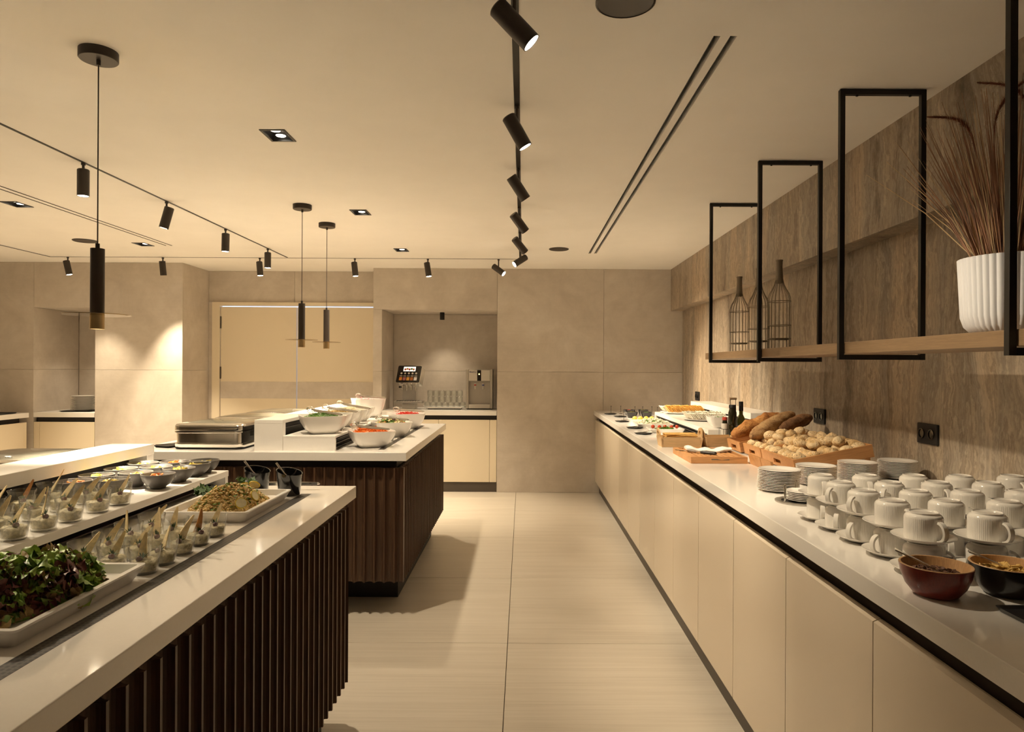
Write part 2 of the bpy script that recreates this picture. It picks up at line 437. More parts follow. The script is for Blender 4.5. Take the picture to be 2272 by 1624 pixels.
# door recess
wd = sempty('wall_door')
for x0,x1 in ((-3.66,-2.66),(-2.66,-1.68)): slab(wd, x0, x1, 7.95, 7.975, 2.14, CZ, M['wall'])
slab(wd, -3.66, -3.61, 7.95, 7.975, 0, 2.14, M['wall'])
part('wall_core', MB().box(-3.66,-1.68,7.975,8.05,2.16,CZ), M['wall'], wd)
dr = sempty('door_1')
DY = 7.945
part('door_frame', MB().box(-3.61,-3.522,DY-0.02,DY+0.06,0,2.14).box(-1.735,-1.68,DY-0.02,DY+0.06,0,2.14).box(-3.522,-1.735,DY-0.02,DY+0.06,2.098,2.14), M['doorm'], dr)
for x0,x1,hx in ((-3.516,-2.635,-3.519),(-2.624,-1.742,None)):
    lf = part('door_leaf', MB().box(x0,x1,DY,DY+0.04,0.006,2.086), M['doorm'], dr)
    part('kick_band', MB().box(x0+0.002,x1-0.002,DY-0.003,DY+0.001,1.022,1.218), M['wall'], lf)
    if hx:
        for z in (1.32,1.905,0.35):
            part('hinge', MB().box(hx-0.012,hx+0.012,DY-0.012,DY+0.0,z-0.07,z+0.07), M['plinth'], lf, bevel=0.003)

# left end of the back wall with the plate niche
FY = 7.34
wl = sempty('wall_back_left')
PX0, PX1, PZ, PD = -5.26, -4.60, 2.018, 8.09
for x0,x1,z0,z1 in ((-6.0,PX0,0,1.35),(-6.0,PX0,1.35,CZ),(PX0,PX1,PZ,CZ),(PX1,-3.66,0,1.35),(PX1,-3.66,1.35,CZ)):
    slab(wl, x0, x1, FY, FY+0.025, z0, z1, M['wall'])
for z0,z1 in ((0,1.35),(1.35,CZ)): slab(wl, -3.684, -3.66, FY+0.024, 7.98, z0, z1, M['wall'])
for z0,z1 in ((0,1.35),(1.35,PZ)):
    slab(wl, PX0-0.02, PX0, FY+0.02, PD, z0, z1, M['wall'])
    slab(wl, PX1, PX1+0.02, FY+0.02, PD, z0, z1, M['wall'])
    slab(wl, PX0, PX1, PD, PD+0.02, z0, z1, M['wall'])
slab(wl, PX0, PX1, FY+0.02, PD, PZ, PZ+0.02, M['wall'])
part('wall_core', MB().box(-6.0,PX0-0.022,FY+0.025,8.3,0,CZ).box(PX0-0.022,PX1+0.022,FY+0.025,8.3,PZ+0.022,CZ).box(PX1+0.022,-3.685,FY+0.025,8.3,0,CZ).box(PX0-0.022,PX1+0.022,PD+0.022,8.3,0,PZ+0.03), M['wall'], wl)
struct('wall_left', MB().box(-6.05,-5.92,-3.2,7.5,0,CZ), M['wall'])
struct('wall_front', MB().box(-6.05,1.95,-3.25,-3.1,0,CZ), M['wall'])

# ------------------------------------------------------------------ ceiling fixtures
G_SPOT = 'track spotlights under the ceiling'
lens_me = MB().cyl((0,0), 0.0255, -0.0712, -0.070, 20).mesh('lens', M['lamp'])
hb = MB().lathe([(0.0,0.073),(0.026,0.073),(0.030,0.069),(0.030,-0.073),(0.0275,-0.073),(0.0245,-0.062),(0.0,-0.062)], 28)
house_me = hb.mesh('housing', M['bronze'], 40)
stem_me = MB().cyl((0,0), 0.0065, -0.10, -0.006, 10).cyl((0,0), 0.011, -0.012, 0.0, 12).mesh('stem', M['bronze'], 40)
def spotlight(x, y, d, label, power=1.0, cone=62):
    t = thing('track_spotlight', label, 'spotlight', (x,y,CZ-0.004), 0, G_SPOT)
    obj('stem', stem_me, t)
    h = obj('housing', house_me, t, (0,0,-0.108), aim(d))
    obj('lens', lens_me, h)
    L = bpy.data.lights.new('spot_lamp', 'SPOT'); L.energy = SPOT_W*power; L.color = WARM
    L.spot_size = R(cone); L.spot_blend = 0.75; L.shadow_soft_size = 0.022
    obj('spot_lamp', L, h, (0,0,-0.077))
    return t
A_ = 'black cylinder spotlight tilted over the wall counter aisle'
for y, d, p in ((1.98,(0.70,0.02,-0.72),0.75),(2.88,(0.50,0.06,-0.86),1.3),(3.78,(0.56,0.24,-0.80),1.35),(4.69,(0.58,0.34,-0.72),1.4),(5.56,(0.58,0.36,-0.66),1.3)):
    spotlight(-0.03, y, d, A_, p)
spotlight(-0.03, 6.36, (-0.72,-0.34,-0.52), 'black cylinder spotlight where the tracks meet, turned towards the islands', 0.9)
for x, d, lb in ((-0.253,(0.75,-0.30,-0.58),'black spotlight on the cross track tilted steeply towards the counter corner'),
                 (-0.975,(0.16,-0.05,-0.97),'black spotlight on the cross track in front of the drinks niche'),
                 (-1.72,(0.12,-0.05,-0.98),'black spotlight on the cross track in front of the right door leaf'),
                 (-2.69,(0.10,-0.05,-0.98),'black spotlight on the cross track in front of the left door leaf'),
                 (-3.68,(0.02,0.16,-0.98),'upright black spotlight lighting the pillar beside the door'),
                 (-4.65,(0.20,0.05,-0.96),'black spotlight on the cross track in front of the plate niche')):
    spotlight(x, 6.97, d, lb, 2.1 if 'pillar' in lb else 2.0 if 'steeply' in lb else 1.3)
for y, d in ((3.72,(0.0,0.0,-1)),(4.59,(-0.26,-0.02,-0.96)),(5.50,(-0.02,0.0,-1)),(6.41,(0.0,-0.02,-1))):
    spotlight(-2.40, y, d, 'black spotlight on the track over the left side of the islands', 1.5)
for y, d in ((2.8,(1.35,-0.75,-1.45)),(1.9,(1.35,-0.40,-1.45))): spotlight(-2.40, y, d, 'unseen black spotlight added on the left track, turned towards the verrines', 0.8, 42)  # two unseen lamps added past the frame edge, aimed to suit the salad's shadow
for y in (6.24,5.3,4.4,3.5): spotlight(-4.83, y, (0.12,0,-1), 'black spotlight on the track by the left wall, all but the farthest added unseen for brightness', 1.0, 80)  # only the farthest stands in view; nearer three added to brighten the left

def track(x0,x1,y0,y1,label):
    o = part('lighting_track', MB().box(x0,x1,y0,y1,CZ-0.0025,CZ+0.003), M['blackm'])
    tag(o, label, 'track', 'lighting tracks')
track(-0.042,-0.018,-1.5,6.96,'black lighting track running above the aisle')
track(-2.408,-2.392,1.0,6.94,'black lighting track over the left side of the islands')
track(-4.84,-0.018,6.966,6.975,'black lighting track crossing in front of the back wall')
track(-4.84,-4.822,3.0,6.96,'black lighting track near the left wall')

def slotdiff(i0, i1, label, m):
    t = thing('slot_diffuser', label, 'air vent', ((SL[i0][0]+SL[i1][1])/2, (SL[i0][2]+SL[i0][3])/2, CZ))
    ox, oy = t.location.x, t.location.y
    for i in (i0, i1):
        h = SL[i]
        part('slot', MB().box(h[0]-ox,h[1]-ox,h[2]-oy,h[3]-oy,0.03,0.045).box(h[0]-ox-0.001,h[0]-ox+0.002,h[2]-oy,h[3]-oy,-0.001,0.03), m, t)
slotdiff(0,1,'pair of long black slot diffusers in the ceiling above the counter', M['blackp'])
slotdiff(2,3,'pair of thin slot diffusers in the ceiling over the left side', M['plinth'])

for x,y,r,lb in ((0.304,2.06,0.09,'round dark ceiling speaker above the counter, beside the near track end'),(0.33,6.36,0.0925,'round dark ceiling speaker near the end of the slot diffuser'),(-3.89,6.06,0.10,'round dark ceiling speaker over the plate niche side')):
    t = thing('ceiling_speaker', lb, 'speaker', (x,y,CZ), 0, 'ceiling speakers')
    part('grille', MB().lathe([(0,-0.006),(r-0.006,-0.006),(r-0.006,-0.001),(0,-0.001)],40), M['bronze'], t)
    part('rim', MB().lathe([(r-0.006,-0.008),(r,-0.005),(r,0),(r-0.006,0)],40,ring=True), M['bronze'], t)

dl_f = MB()
for x0,x1,y0,y1 in ((-0.060,-0.050,-0.083,0.083),(0.050,0.060,-0.083,0.083),(-0.05,0.05,-0.083,-0.073),(-0.05,0.05,0.073,0.083)): dl_f.box(x0,x1,y0,y1,-0.004,0.0)
dl_fm = dl_f.mesh('frame', M['blackm'])
dl_b = MB().box(-0.056,0.056,-0.079,0.079,0.034,0.040).box(-0.056,-0.052,-0.079,0.079,0,0.034).box(0.052,0.056,-0.079,0.079,0,0.034).box(-0.052,0.052,-0.079,-0.074,0,0.034).box(-0.052,0.052,0.074,0.079,0,0.034).mesh('housing', M['blackp'])
dl_l = MB().lathe([(0,0.0095),(0.0225,0.0095),(0.0235,0.011),(0.0,0.0115)],20).mesh('lamp_head', M['lamps'])
for x, y in DL:
    t = thing('recessed_downlight', 'square black recessed ceiling light with two round lamps', 'downlight', (x,y,CZ), 0, 'recessed twin downlights')
    obj('frame', dl_fm, t); obj('housing', dl_b, t)
    for s in (-1,1):
        obj('lamp_head', dl_l, t, (0,s*0.037,0))
    L = bpy.data.lights.new('downlight_lamp', 'SPOT'); L.energy = DOWN_W*(1.4 if x < -3 else 1.0); L.color = WARM
    L.spot_size = R(100); L.spot_blend = 0.9; L.shadow_soft_size = 0.035
    obj('downlight_lamp', L, t, (0,0,-0.008))

def pendant(x, y, z0, z1, label):
    t = thing('pendant_lamp', label, 'pendant lamp', (x,y,CZ), 0, 'pendant lamps over the islands')
    part('canopy', MB().lathe([(0,-0.032),(0.060,-0.032),(0.0625,-0.029),(0.0625,0),(0,0)],36), M['bronze'], t, smooth=40)
    part('cord', MB().cyl((0,0),0.0022,z1-CZ+0.01,-0.03,8).cyl((0,0),0.007,-0.05,-0.03,10), M['bronze'], t)
    zb = z0-CZ; zt = z1-CZ; r = 0.0225
    part('body', MB().lathe([(0,zt+0.018),(0.007,zt+0.018),(0.007,zt),(r,zt),(r,zb+0.055),(0,zb+0.055)],32), M['bronze'], t, smooth=40)
    tip = part('brass_tip', MB().lathe([(r,zb+0.055),(r,zb),(r-0.002,zb),(r-0.003,zb+0.006),(0,zb+0.006)],32), M['brass'], t, smooth=40)
    part('lens', MB().cyl((0,0),r-0.004,zb+0.004,zb+0.0055,20), M['lamp'], tip)
    part('disc', MB().lathe([(r+0.0005,zb+0.0485),(0.106,zb+0.0485),(0.107,zb+0.050),(0.106,zb+0.0515),(r+0.0005,zb+0.0515)],48,ring=True), M['disc'], t)
    L = bpy.data.lights.new('pendant_bulb', 'SPOT'); L.energy = PEND_W; L.color = WARM; L.spot_size = R(75); L.spot_blend = 0.8; L.shadow_soft_size = 0.018
    obj('pendant_bulb', L, t, (0,0,zb-0.004))
pendant(-1.50,2.405,1.527,1.81,'dark tube pendant with clear disc over the island with verrines')
pendant(-1.517,4.68,1.53,1.83,'dark tube pendant hanging in front of the door centre gap')
pendant(-1.52,5.28,1.536,1.836,'dark tube pendant hanging in front of the right door leaf')

for x,y,z,lb in ((-0.95,8.02,NZ,'small black cylinder light on the ceiling of the drinks niche'),(-4.80,7.72,PZ,'small black cylinder light on the ceiling of the plate niche')):
    t = thing('niche_light', lb, 'downlight', (x,y,z-0.001))
    part('housing', MB().lathe([(0,0),(0.028,0),(0.028,-0.085),(0.024,-0.085),(0.022,-0.07),(0,-0.07)],24), M['blackm'], t, smooth=40)
    part('lens', MB().cyl((0,0),0.021,-0.074,-0.072,16), M['lamps'], t)
    L = bpy.data.lights.new('niche_lamp', 'SPOT'); L.energy = NICHE_W; L.color = WARM; L.spot_size = R(95); L.spot_blend = 0.9; L.shadow_soft_size = 0.02
    obj('niche_lamp', L, t, (0,0,-0.09))
# ------------------------------------------------------------------ wall counter on the right
WX = 0.794
wt = part('worktop', MB().box(WX,1.787,-1.0,7.648,0.873,WT), M['quartz'], bevel=0.002)
tag(wt, 'long white quartz worktop along the travertine wall', 'worktop')
doorp = [(0.814,0.132),(0.814,0.8155),(0.829,0.822),(0.834,0.822),(0.834,0.132)]
PW = 0.523
cab_door = MB().prism(doorp, 1, 0.002, PW-0.002).mesh('door', M['door'])
cab_body = MB().box(0.836,1.78,0.0005,PW-0.0005,0.132,0.80).mesh('carcass', M['blackp'])
cab_pl = MB().box(0.862,0.88,0.0,PW,0.0,0.132).mesh('plinth', M['plinth'])
cab_ch = MB().box(0.862,0.90,0.0,PW,0.80,0.873).mesh('handle_channel', M['plinth'])
for k in range(-4, 12):
    y0 = 1.581+PW*k
    t = thing('base_cabinet', 'glossy beige base cabinet with grip channel, in the row under the long worktop', 'cabinet', (0,y0,0), 0, 'base cabinets under the long worktop')
    for nm, me in (('carcass',cab_body),('door',cab_door),('plinth',cab_pl),('handle_channel',cab_ch)):
        if k == 11: t['label'] = 'narrower glossy beige base cabinet closing the row against the back wall'
        if k == 11:   # last, narrower unit against the back wall
            o = obj(nm, me, t); o.scale = (1,(7.648-y0)/PW,1)
        else: obj(nm, me, t)

# low display steps at the far end of the counter
def riser(name, label, x0,x1,y0,y1,z0,z1, side, fascia=0.03, end=0.02, ends=(1,1)):
    """box step whose aisle side has an open slot filled with dark louvers. side=+1: slot faces +X, -1: faces -X"""
    t = thing(name, label, 'display step', ((x0+x1)/2,(y0+y1)/2,z0))
    ox, oy = t.location.x, t.location.y
    a, b, c, d = x0-ox, x1-ox, y0-oy, y1-oy
    h = z1-z0
    part('top', MB().box(a,b,c,d,h-fascia,h), M['quartzs'], t, bevel=0.0015)
    for e, yy in zip(ends, (c, d-end)):
        if e: part('end_panel', MB().box(a,b,yy,yy+end,0,h-fascia), M['quartzs'], t)
    if side > 0: xi0, xi1, xl = a, b-0.05, b-0.032
    else: xi0, xi1, xl = a+0.05, b, a+0.012
    part('core', MB().box(xi0,xi1,c+end,d-end,0,h-fascia), M['blackp'], t)
    n = 3
    lm = MB().prism([(0,0),(0.02*side if side>0 else 0.02, 0.008*side),(0.02,0.0105*side),(0,0.003)], 1, c+end, d-end)
    for i in range(n):
        z = (h-fascia)*(i+0.35)/n
        part('louver', MB().box(xl,xl+0.02,c+end,d-end,z,z+0.0035), M['plinth'], t, rot=None)
    return t
riser('display_step','low white display step with dark louvred side on the wall counter',1.21,1.585,4.45,6.25,WT,1.0,-1)
riser('display_riser','tall white display riser against the travertine wall',1.587,1.785,4.75,6.45,WT,1.09,-1,fascia=0.045)

# ------------------------------------------------------------------ islands
PITCH = 0.056
SLT = 0.034          # slat thickness
def slat_mesh(h):
    w, t = PITCH-0.0006, SLT
    fin = 0.0085; r = (w-fin)/2; cx = fin+r
    pr = [(0,0),(w,0),(w,-t)]
    n = 10
    for i in range(1, n): pr.append((cx+r*math.cos(PI*i/n), -t+r*1.05*math.sin(PI*i/n)))
    pr += [(fin,-t),(0,-t)]
    return MB().prism(pr, 2, 0.0, h).mesh('slat', M['walnut'])
def island(label, x0, x1, y0, y1, zs0, zs1, plinth, front, right, wtlabel):
    t = thing('buffet_island', label, 'buffet counter', ((x0+x1)/2,(y0+y1)/2,0))
    ox, oy = t.location.x, t.location.y
    fx, fy = x1-0.016-SLT, y0+0.014+SLT
    part('carcass', MB().box(x0+0.04-ox,fx-ox,fy-oy,y1-0.03-oy,zs0+0.004,zs1-0.002), M['blackp'], t)
    part('recess_band', MB().box(x0+0.08-ox,x1-0.065-ox,y0+0.07-oy,y1-0.08-oy,zs1-0.002,0.873), M['blackp'], t)
    px0,px1,py0,py1 = plinth
    part('plinth', MB().box(px0-ox,px1-ox,py0-oy,py1-oy,0.0,zs0+0.004), M['blackp'], t)
    sm = slat_mesh(zs1-zs0)
    if front:
        n = int((fx+SLT-(x0+0.02))/PITCH)
        xr = fx+SLT
        for i in range(n): obj('slat', sm, t, (xr-(i+1)*PITCH-ox, fy-oy, zs0))
    if right:
        ys0 = fy+(0.0 if front else -0.02)
        n = int((y1-0.02-ys0)/PITCH)
        for i in range(n): obj('slat', sm, t, (fx-ox, ys0+i*PITCH-oy, zs0), (0,0,PI/2))
    w_ = part('worktop', MB().box(x0,x1,y0,y1,0.873,WT), M['quartz'], bevel=0.002)
    tag(w_, wtlabel, 'worktop')
    return t, w_
i1, w1 = island('buffet island with fluted walnut cladding, carrying verrines and leaf salad', -2.41,-0.667,0.20,2.744,0.155,0.845,(-2.3,-0.76,0.35,2.6),False,True,'white quartz worktop of the island with verrines')
i2, w2 = island('buffet island with fluted walnut cladding in front of the drinks niche', -2.23,-0.648,3.807,5.785,0.19,0.832,(-2.13,-0.752,4.15,5.66),True,True,'white quartz worktop of the island with salad bowls')
def grille(y0,y1,x0,x1,par):
    part('drain_grille', MB().box(x0,x1,y0,y1,WT-0.001,WT+0.0004), M['grille'], par)
grille(0.4,2.567,-0.830,-0.792,w1)
grille(3.95,5.59,-0.836,-0.799,w2)

# island 1: shelf for bowls and central bridge
t = thing('display_bridge','tall white display bridge with a lower shelf along the middle of the island with verrines','display stand',(-1.54,1.5,WT))
def rel(o, x0,x1,y0,y1,z0,z1):
    l = o.location; return MB().box(x0-l.x,x1-l.x,y0-l.y,y1-l.y,z0-l.z,z1-l.z)
part('shelf_board', rel(t,-1.50,-1.163,0.35,2.705,0.963,0.986), M['quartzs'], t, bevel=0.0015)
part('end_panel', rel(t,-1.50,-1.165,2.68,2.703,WT,0.963), M['quartzs'], t)
part('core', rel(t,-1.50,-1.26,0.37,2.68,WT,0.963), M['blackp'], t)
for z in (0.931,0.947): part('louver', rel(t,-1.225,-1.205,0.40,2.67,z,z+0.004), M['plinth'], t)
part('top_board', rel(t,-1.625,-1.458,0.35,2.705,1.05,1.09), M['quartzs'], t, bevel=0.0015)
part('end_panel', rel(t,-1.623,-1.460,2.655,2.703,WT,1.05), M['quartzs'], t)
part('core', rel(t,-1.61,-1.53,0.37,2.655,WT,1.05), M['blackp'], t)
# island 2
riser('display_riser','tall white display riser along the middle of the island with salad bowls',-1.522,-1.362,3.875,5.62,WT,1.094,1,fascia=0.02,end=0.05)
riser('display_step','white display step carrying a row of salad bowls on the island',-1.360,-1.064,3.88,5.60,WT,1.004,1,fascia=0.012,end=0.02)

# ------------------------------------------------------------------ niche cabinets
t = thing('niche_cabinet','beige cabinet with dark grip band built into the drinks niche','cabinet',((NX0+NX1)/2,8.0,0))
l = t.location
part('counter_top', rel(t,NX0+0.003,NX1-0.003,D-0.002,ND-0.003,0.858,0.909), M['quartzs'], t, bevel=0.0015)
part('grip_band', rel(t,NX0+0.003,NX1-0.003,D+0.03,D+0.06,0.80,0.858), M['blackp'], t)
for x0,x1 in ((NX0+0.003,-0.941),(-0.938,-0.370),(-0.367,NX1-0.003)):
    part('door', rel(t,x0,x1,D+0.002,D+0.022,0.112,0.808), M['doorm'], t, bevel=0.001)
part('plinth', rel(t,NX0+0.003,NX1-0.003,D+0.015,D+0.05,0,0.112), M['plinth'], t)
t = thing('niche_cabinet','narrow beige cabinet with dark grip band built into the plate niche','cabinet',((PX0+PX1)/2,7.7,0))
part('counter_top', rel(t,PX0+0.003,PX1-0.003,FY-0.002,PD-0.003,0.838,0.888), M['quartzs'], t, bevel=0.0015)
part('grip_band', rel(t,PX0+0.02,PX1-0.003,FY+0.03,FY+0.06,0.78,0.838), M['blackp'], t)
for x0,x1 in ((PX0+0.003,PX0+0.065),(PX0+0.068,PX1-0.003)):
    part('door', rel(t,x0,x1,FY+0.002,FY+0.022,0.11,0.787), M['doorm'], t, bevel=0.001)
part('plinth', rel(t,PX0+0.003,PX1-0.003,FY+0.02,FY+0.05,0,0.11), M['plinth'], t)
t = thing('side_cabinet','beige cabinet with white top standing along the left wall','cabinet',(-5.58,5.8,0))
part('counter_top', rel(t,-5.91,-5.27,4.2,7.29,0.838,0.888), M['quartzs'], t, bevel=0.0015)
part('grip_band', rel(t,-5.9,-5.33,4.22,7.23,0.78,0.838), M['blackp'], t)
for i in range(5): part('door', rel(t,-5.305,-5.285,4.24+i*0.608,4.24+(i+1)*0.608-0.003,0.11,0.787), M['doorm'], t, bevel=0.001)
part('carcass', rel(t,-5.9,-5.307,4.22,7.28,0.11,0.78), M['doorm'], t)
part('plinth', rel(t,-5.9,-5.34,4.24,7.26,0,0.11), M['plinth'], t)

# ------------------------------------------------------------------ hanging frames and oak shelf
sh = part('wall_shelf', MB().box(1.268,1.562,1.0,4.745,1.461,1.505), M['oak'], bevel=0.002)
tag(sh, 'long oak shelf board resting in the black hanging frames', 'shelf')
FZ0, FZ1, T = 1.437, CZ-0.002, 0.02
fr = MB()
fr_me = {}
def frame(y, label):
    t = thing('hanging_frame', label, 'frame', (1.415,y,CZ), 0, 'black hanging shelf frames')
    zt, zb = -0.002, FZ0-CZ
    x0, x1 = 1.246-1.415, 1.586-1.415
    part('upright', MB().box(x0,x0+T,0,T,zb,zt), M['blackm'], t, bevel=0.001)
    part('upright', MB().box(x1-T,x1,0,T,zb,zt), M['blackm'], t, bevel=0.001)
    part('top_bar', MB().box(x0+T,x1-T,0,T,zt-T,zt), M['blackm'], t, bevel=0.001)
    part('bottom_bar', MB().box(x0+T,x1-T,0,T,zb,zb+T), M['blackm'], t, bevel=0.001)
    for x in (x0+0.07,x1-0.06): part('screw', MB().cyl((x,T/2),0.005,zt-T-0.005,zt-T,10), M['blackm'], t)
for i, y in enumerate((1.75,2.69,3.62,4.56)):
    frame(y, ('black hanging frame in front of the white fluted pot','black hanging frame between the fluted pot and the wire bottles','black hanging frame standing between the wire bottles','black hanging frame at the far end of the oak shelf')[i])

# sockets on the stone wall
for y, lb in ((3.0,'black double wall socket above the cups and saucers'),(4.096,'black double wall socket above the seeded loaves'),(6.96,'black wall socket at the far end beside the display riser')):
    t = thing('wall_socket', lb, 'socket', (1.787,y,1.117), 0, 'black wall sockets')
    part('plate', MB().box(-0.012,0.001,-0.074,0.074,-0.045,0.045), M['blackp'], t, bevel=0.004)
    for s in (-1,1):
        part('outlet', MB().lathe([(0.021,0.0),(0.0225,0.004),(0.0195,0.004),(0.0185,-0.004),(0,-0.004)],24), M['blackc'], t, (-0.0125,s*0.036,0), (0,-PI/2,0), smooth=40)
from mathutils import noise as mnoise
# ------------------------------------------------------------------ cups and saucers
rng = random.Random(5)
def flute(n, a): return lambda t: a*math.cos(2*PI*n*t)
cup_prof = [(0.0385,0.0),(0.0405,0.0008),(0.0412,0.004),(0.0412,0.052),(0.0400,0.0565),(0.0365,0.0605),(0.0325,0.0622),(0.0322,0.0660),(0.0300,0.0665),(0.0290,0.0640),(0.0,0.0632)]
cup_in = [(0.0385,0.0),(0.0380,0.004),(0.0380,0.050),(0.034,0.057),(0.0,0.058)]
cb_ = MB()
NF = 256
rings = []
for r, z in cup_prof:
    rib = 0.0065 if 0.003 < z < 0.0545 else 0.0
    rr = max(r,1e-5)
    rings.append([(rr*(1+rib*math.cos(2*PI*64*j/NF))*math.cos(2*PI*j/NF), rr*(1+rib*math.cos(2*PI*64*j/NF))*math.sin(2*PI*j/NF), z) for j in range(NF)])
cb_.loft(rings, False, False)
cb_.lathe(list(cup_in), NF, cap0=False)
cup_me = cb_.mesh('cup_body', M['china'], 50)
hp = []
for i in range(15):
    a = R(-78+156*i/14)
    hp.append((0.040+0.026*max(0,math.cos(a))**0.8, 0, 0.027+0.0225*math.sin(a)))
hb = MB()
rr = []
for i, p in enumerate(hp):
    a = R(-78+156*i/14); nx, nz = math.cos(a), math.sin(a)
    w_, t_ = 0.0075, 0.0023
    rr.append([(p[0]-nx*t_, -w_, p[2]-nz*t_),(p[0]+nx*t_, -w_*0.8, p[2]+nz*t_),(p[0]+nx*t_*1.2, 0, p[2]+nz*t_*1.2),(p[0]+nx*t_, w_*0.8, p[2]+nz*t_),(p[0]-nx*t_, w_, p[2]-nz*t_),(p[0]-nx*t_*1.3,0,p[2]-nz*t_*1.3)])
hb.loft(rr)
hand_me = hb.mesh('handle', M['china'], 60)
sau_me = MB().lathe([(0,0.0015),(0.022,0.0012),(0.026,0.0),(0.030,0.0015),(0.052,0.0065),(0.0685,0.0150),(0.0695,0.0160),(0.0690,0.0168),(0.067,0.0164),(0.050,0.0092),(0.043,0.0066),(0.041,0.0060),(0,0.0060)],56).mesh('saucer', M['china'], 55)
def saucer(x,y,z,label,group):
    o = obj('saucer', sau_me, None, (x,y,z)); return tag(o, label, 'saucer', group)
def cup(x,y,z,rz,label,group):
    t = thing('coffee_cup', label, 'cup', (x,y,z), rz, group)
    obj('cup_body', cup_me, t); obj('handle', hand_me, t)
cols = [0.952,1.098,1.243,1.395,1.560]
rows = [2.172,2.043,1.903,1.762,1.614]
hz = {(0,4):-78,(1,4):-80,(0,3):-76,(0,2):-150,(0,1):-148,(0,0):-105,(1,0):-105,(1,1):-135,(1,2):-40,(1,3):-35,(2,3):-30,(2,2):-35,(3,2):-60}
hl = {(0,0):-108,(0,1):-125,(0,2):-150,(0,3):-160,(1,4):-20,(0,4):-30}
for i, x in enumerate(cols):
    for j, y in enumerate(rows):
        if i == 4 and j > 3: continue
        dx, dy = rng.uniform(-0.004,0.004), rng.uniform(-0.003,0.003)
        a = R(hz.get((i,j), rng.uniform(-120,-10)))
        b = R(hl.get((i,j), rng.choice((-125,-145,-110))))
        saucer(x+dx-0.002,y+dy,WT,'white saucer on the worktop under the lower tier of cups','saucers under the lower cups')
        cup(x+dx-0.002,y+dy,WT+0.0061,b,'white ribbed cup turned over, in the lower tier beneath another saucer','cups of the lower tier')
        saucer(x+dx,y+dy,WT+0.0727,'white saucer carried on a turned-over cup','saucers between the two tiers of cups')
        cup(x+dx,y+dy,WT+0.0727+0.0061,a,'white ribbed cup turned over, in the upper tier of the stack','cups of the upper tier')

# stacks of small plates
pl_me = MB().lathe([(0,0.001),(0.040,0.001),(0.044,0.0),(0.048,0.0015),(0.0755,0.0085),(0.0795,0.0095),(0.080,0.0105),(0.0790,0.0112),(0.075,0.0102),(0.052,0.0050),(0.049,0.0040),(0,0.0038)],48).mesh('plate', M['china'], 55)
def stack(x,y,n,label,group,pitch=0.0058,me=pl_me,z=WT,s=1.0,drift=(0,0)):
    for k in range(n):
        o = obj('plate', me, None, (x+rng.uniform(-0.0012,0.0012)+drift[0]*k/n, y+rng.uniform(-0.0012,0.0012)+drift[1]*k/n, z+0.0002+k*pitch))
        if s != 1.0: o.scale = (s,s,1)
        tag(o, label, 'plate', group)
stack(1.007,2.69,14,'small white plate in the stack next to the plate dispenser','plates by the dispenser',drift=(0.006,0))
stack(1.222,2.84,13,'small white plate in the stack in front of the roll crate corner','plates before the crate corner')
stack(1.447,2.95,13,'small white plate in the stack in front of the long side of the roll crate','plates before the crate side')
stack(1.650,3.005,13,'small white plate in the stack nearest the travertine wall','plates by the wall')
# dispenser
t = thing('plate_dispenser','round steel plate dispenser ring with guide posts set in the worktop','dispenser',(1.002,2.462,WT))
part('ring', MB().lathe([(0.064,0.0005),(0.086,0.0005),(0.086,0.005),(0.082,0.0065),(0.067,0.0065),(0.064,0.004)],48,ring=True), M['steelb'], t, smooth=40)
part('well_shade_disc', MB().cyl((0,0),0.0645,0.0003,0.0008,40), M['blackp'], t)  # flat black disc on the worktop, its colour standing in for a shaded opening
for a in (200,320,80): part('guide_post', MB().lathe([(0.0042,0.004),(0.0042,0.064),(0.003,0.067),(0,0.068)],12), M['steel'], t, (0.066*math.cos(R(a)),0.066*math.sin(R(a)),0), smooth=40)
stack(1.012,2.462,6,'small white plate inside the dispenser ring','plates in the dispenser',z=WT+0.0015,s=0.72)

# ------------------------------------------------------------------ breakfast bowls
def wood_bowl(x,y,label,outer,name='wooden_bowl'):
    t = thing(name, label, 'bowl', (x,y,WT))
    part('shell', MB().lathe([(0,0),(0.036,0),(0.044,0.004),(0.058,0.022),(0.067,0.045),(0.0705,0.065),(0.0690,0.066)],56,cap1=False), outer, t, smooth=50)
    part('lining', MB().lathe([(0.0703,0.0652),(0.0695,0.0662),(0.0655,0.0660),(0.064,0.062),(0.060,0.040),(0.050,0.020),(0.036,0.010),(0,0.009)],56,cap0=False), M['bowlw'], t, smooth=50)
    return t
rb = wood_bowl(0.882,1.455,'red lacquered wooden bowl of chocolate cereal with a spoon',M['redlac'])
bb = wood_bowl(1.038,1.462,'black lacquered wooden bowl of corn flakes with a spoon',M['blklac'])
M['choc'] = simple('chocolate_flakes', (0.16,0.075,0.045), 0.6, var=0.4, vs=150)
M['corn'] = simple('corn_flakes', (0.62,0.40,0.11), 0.6, var=0.25, vs=90)
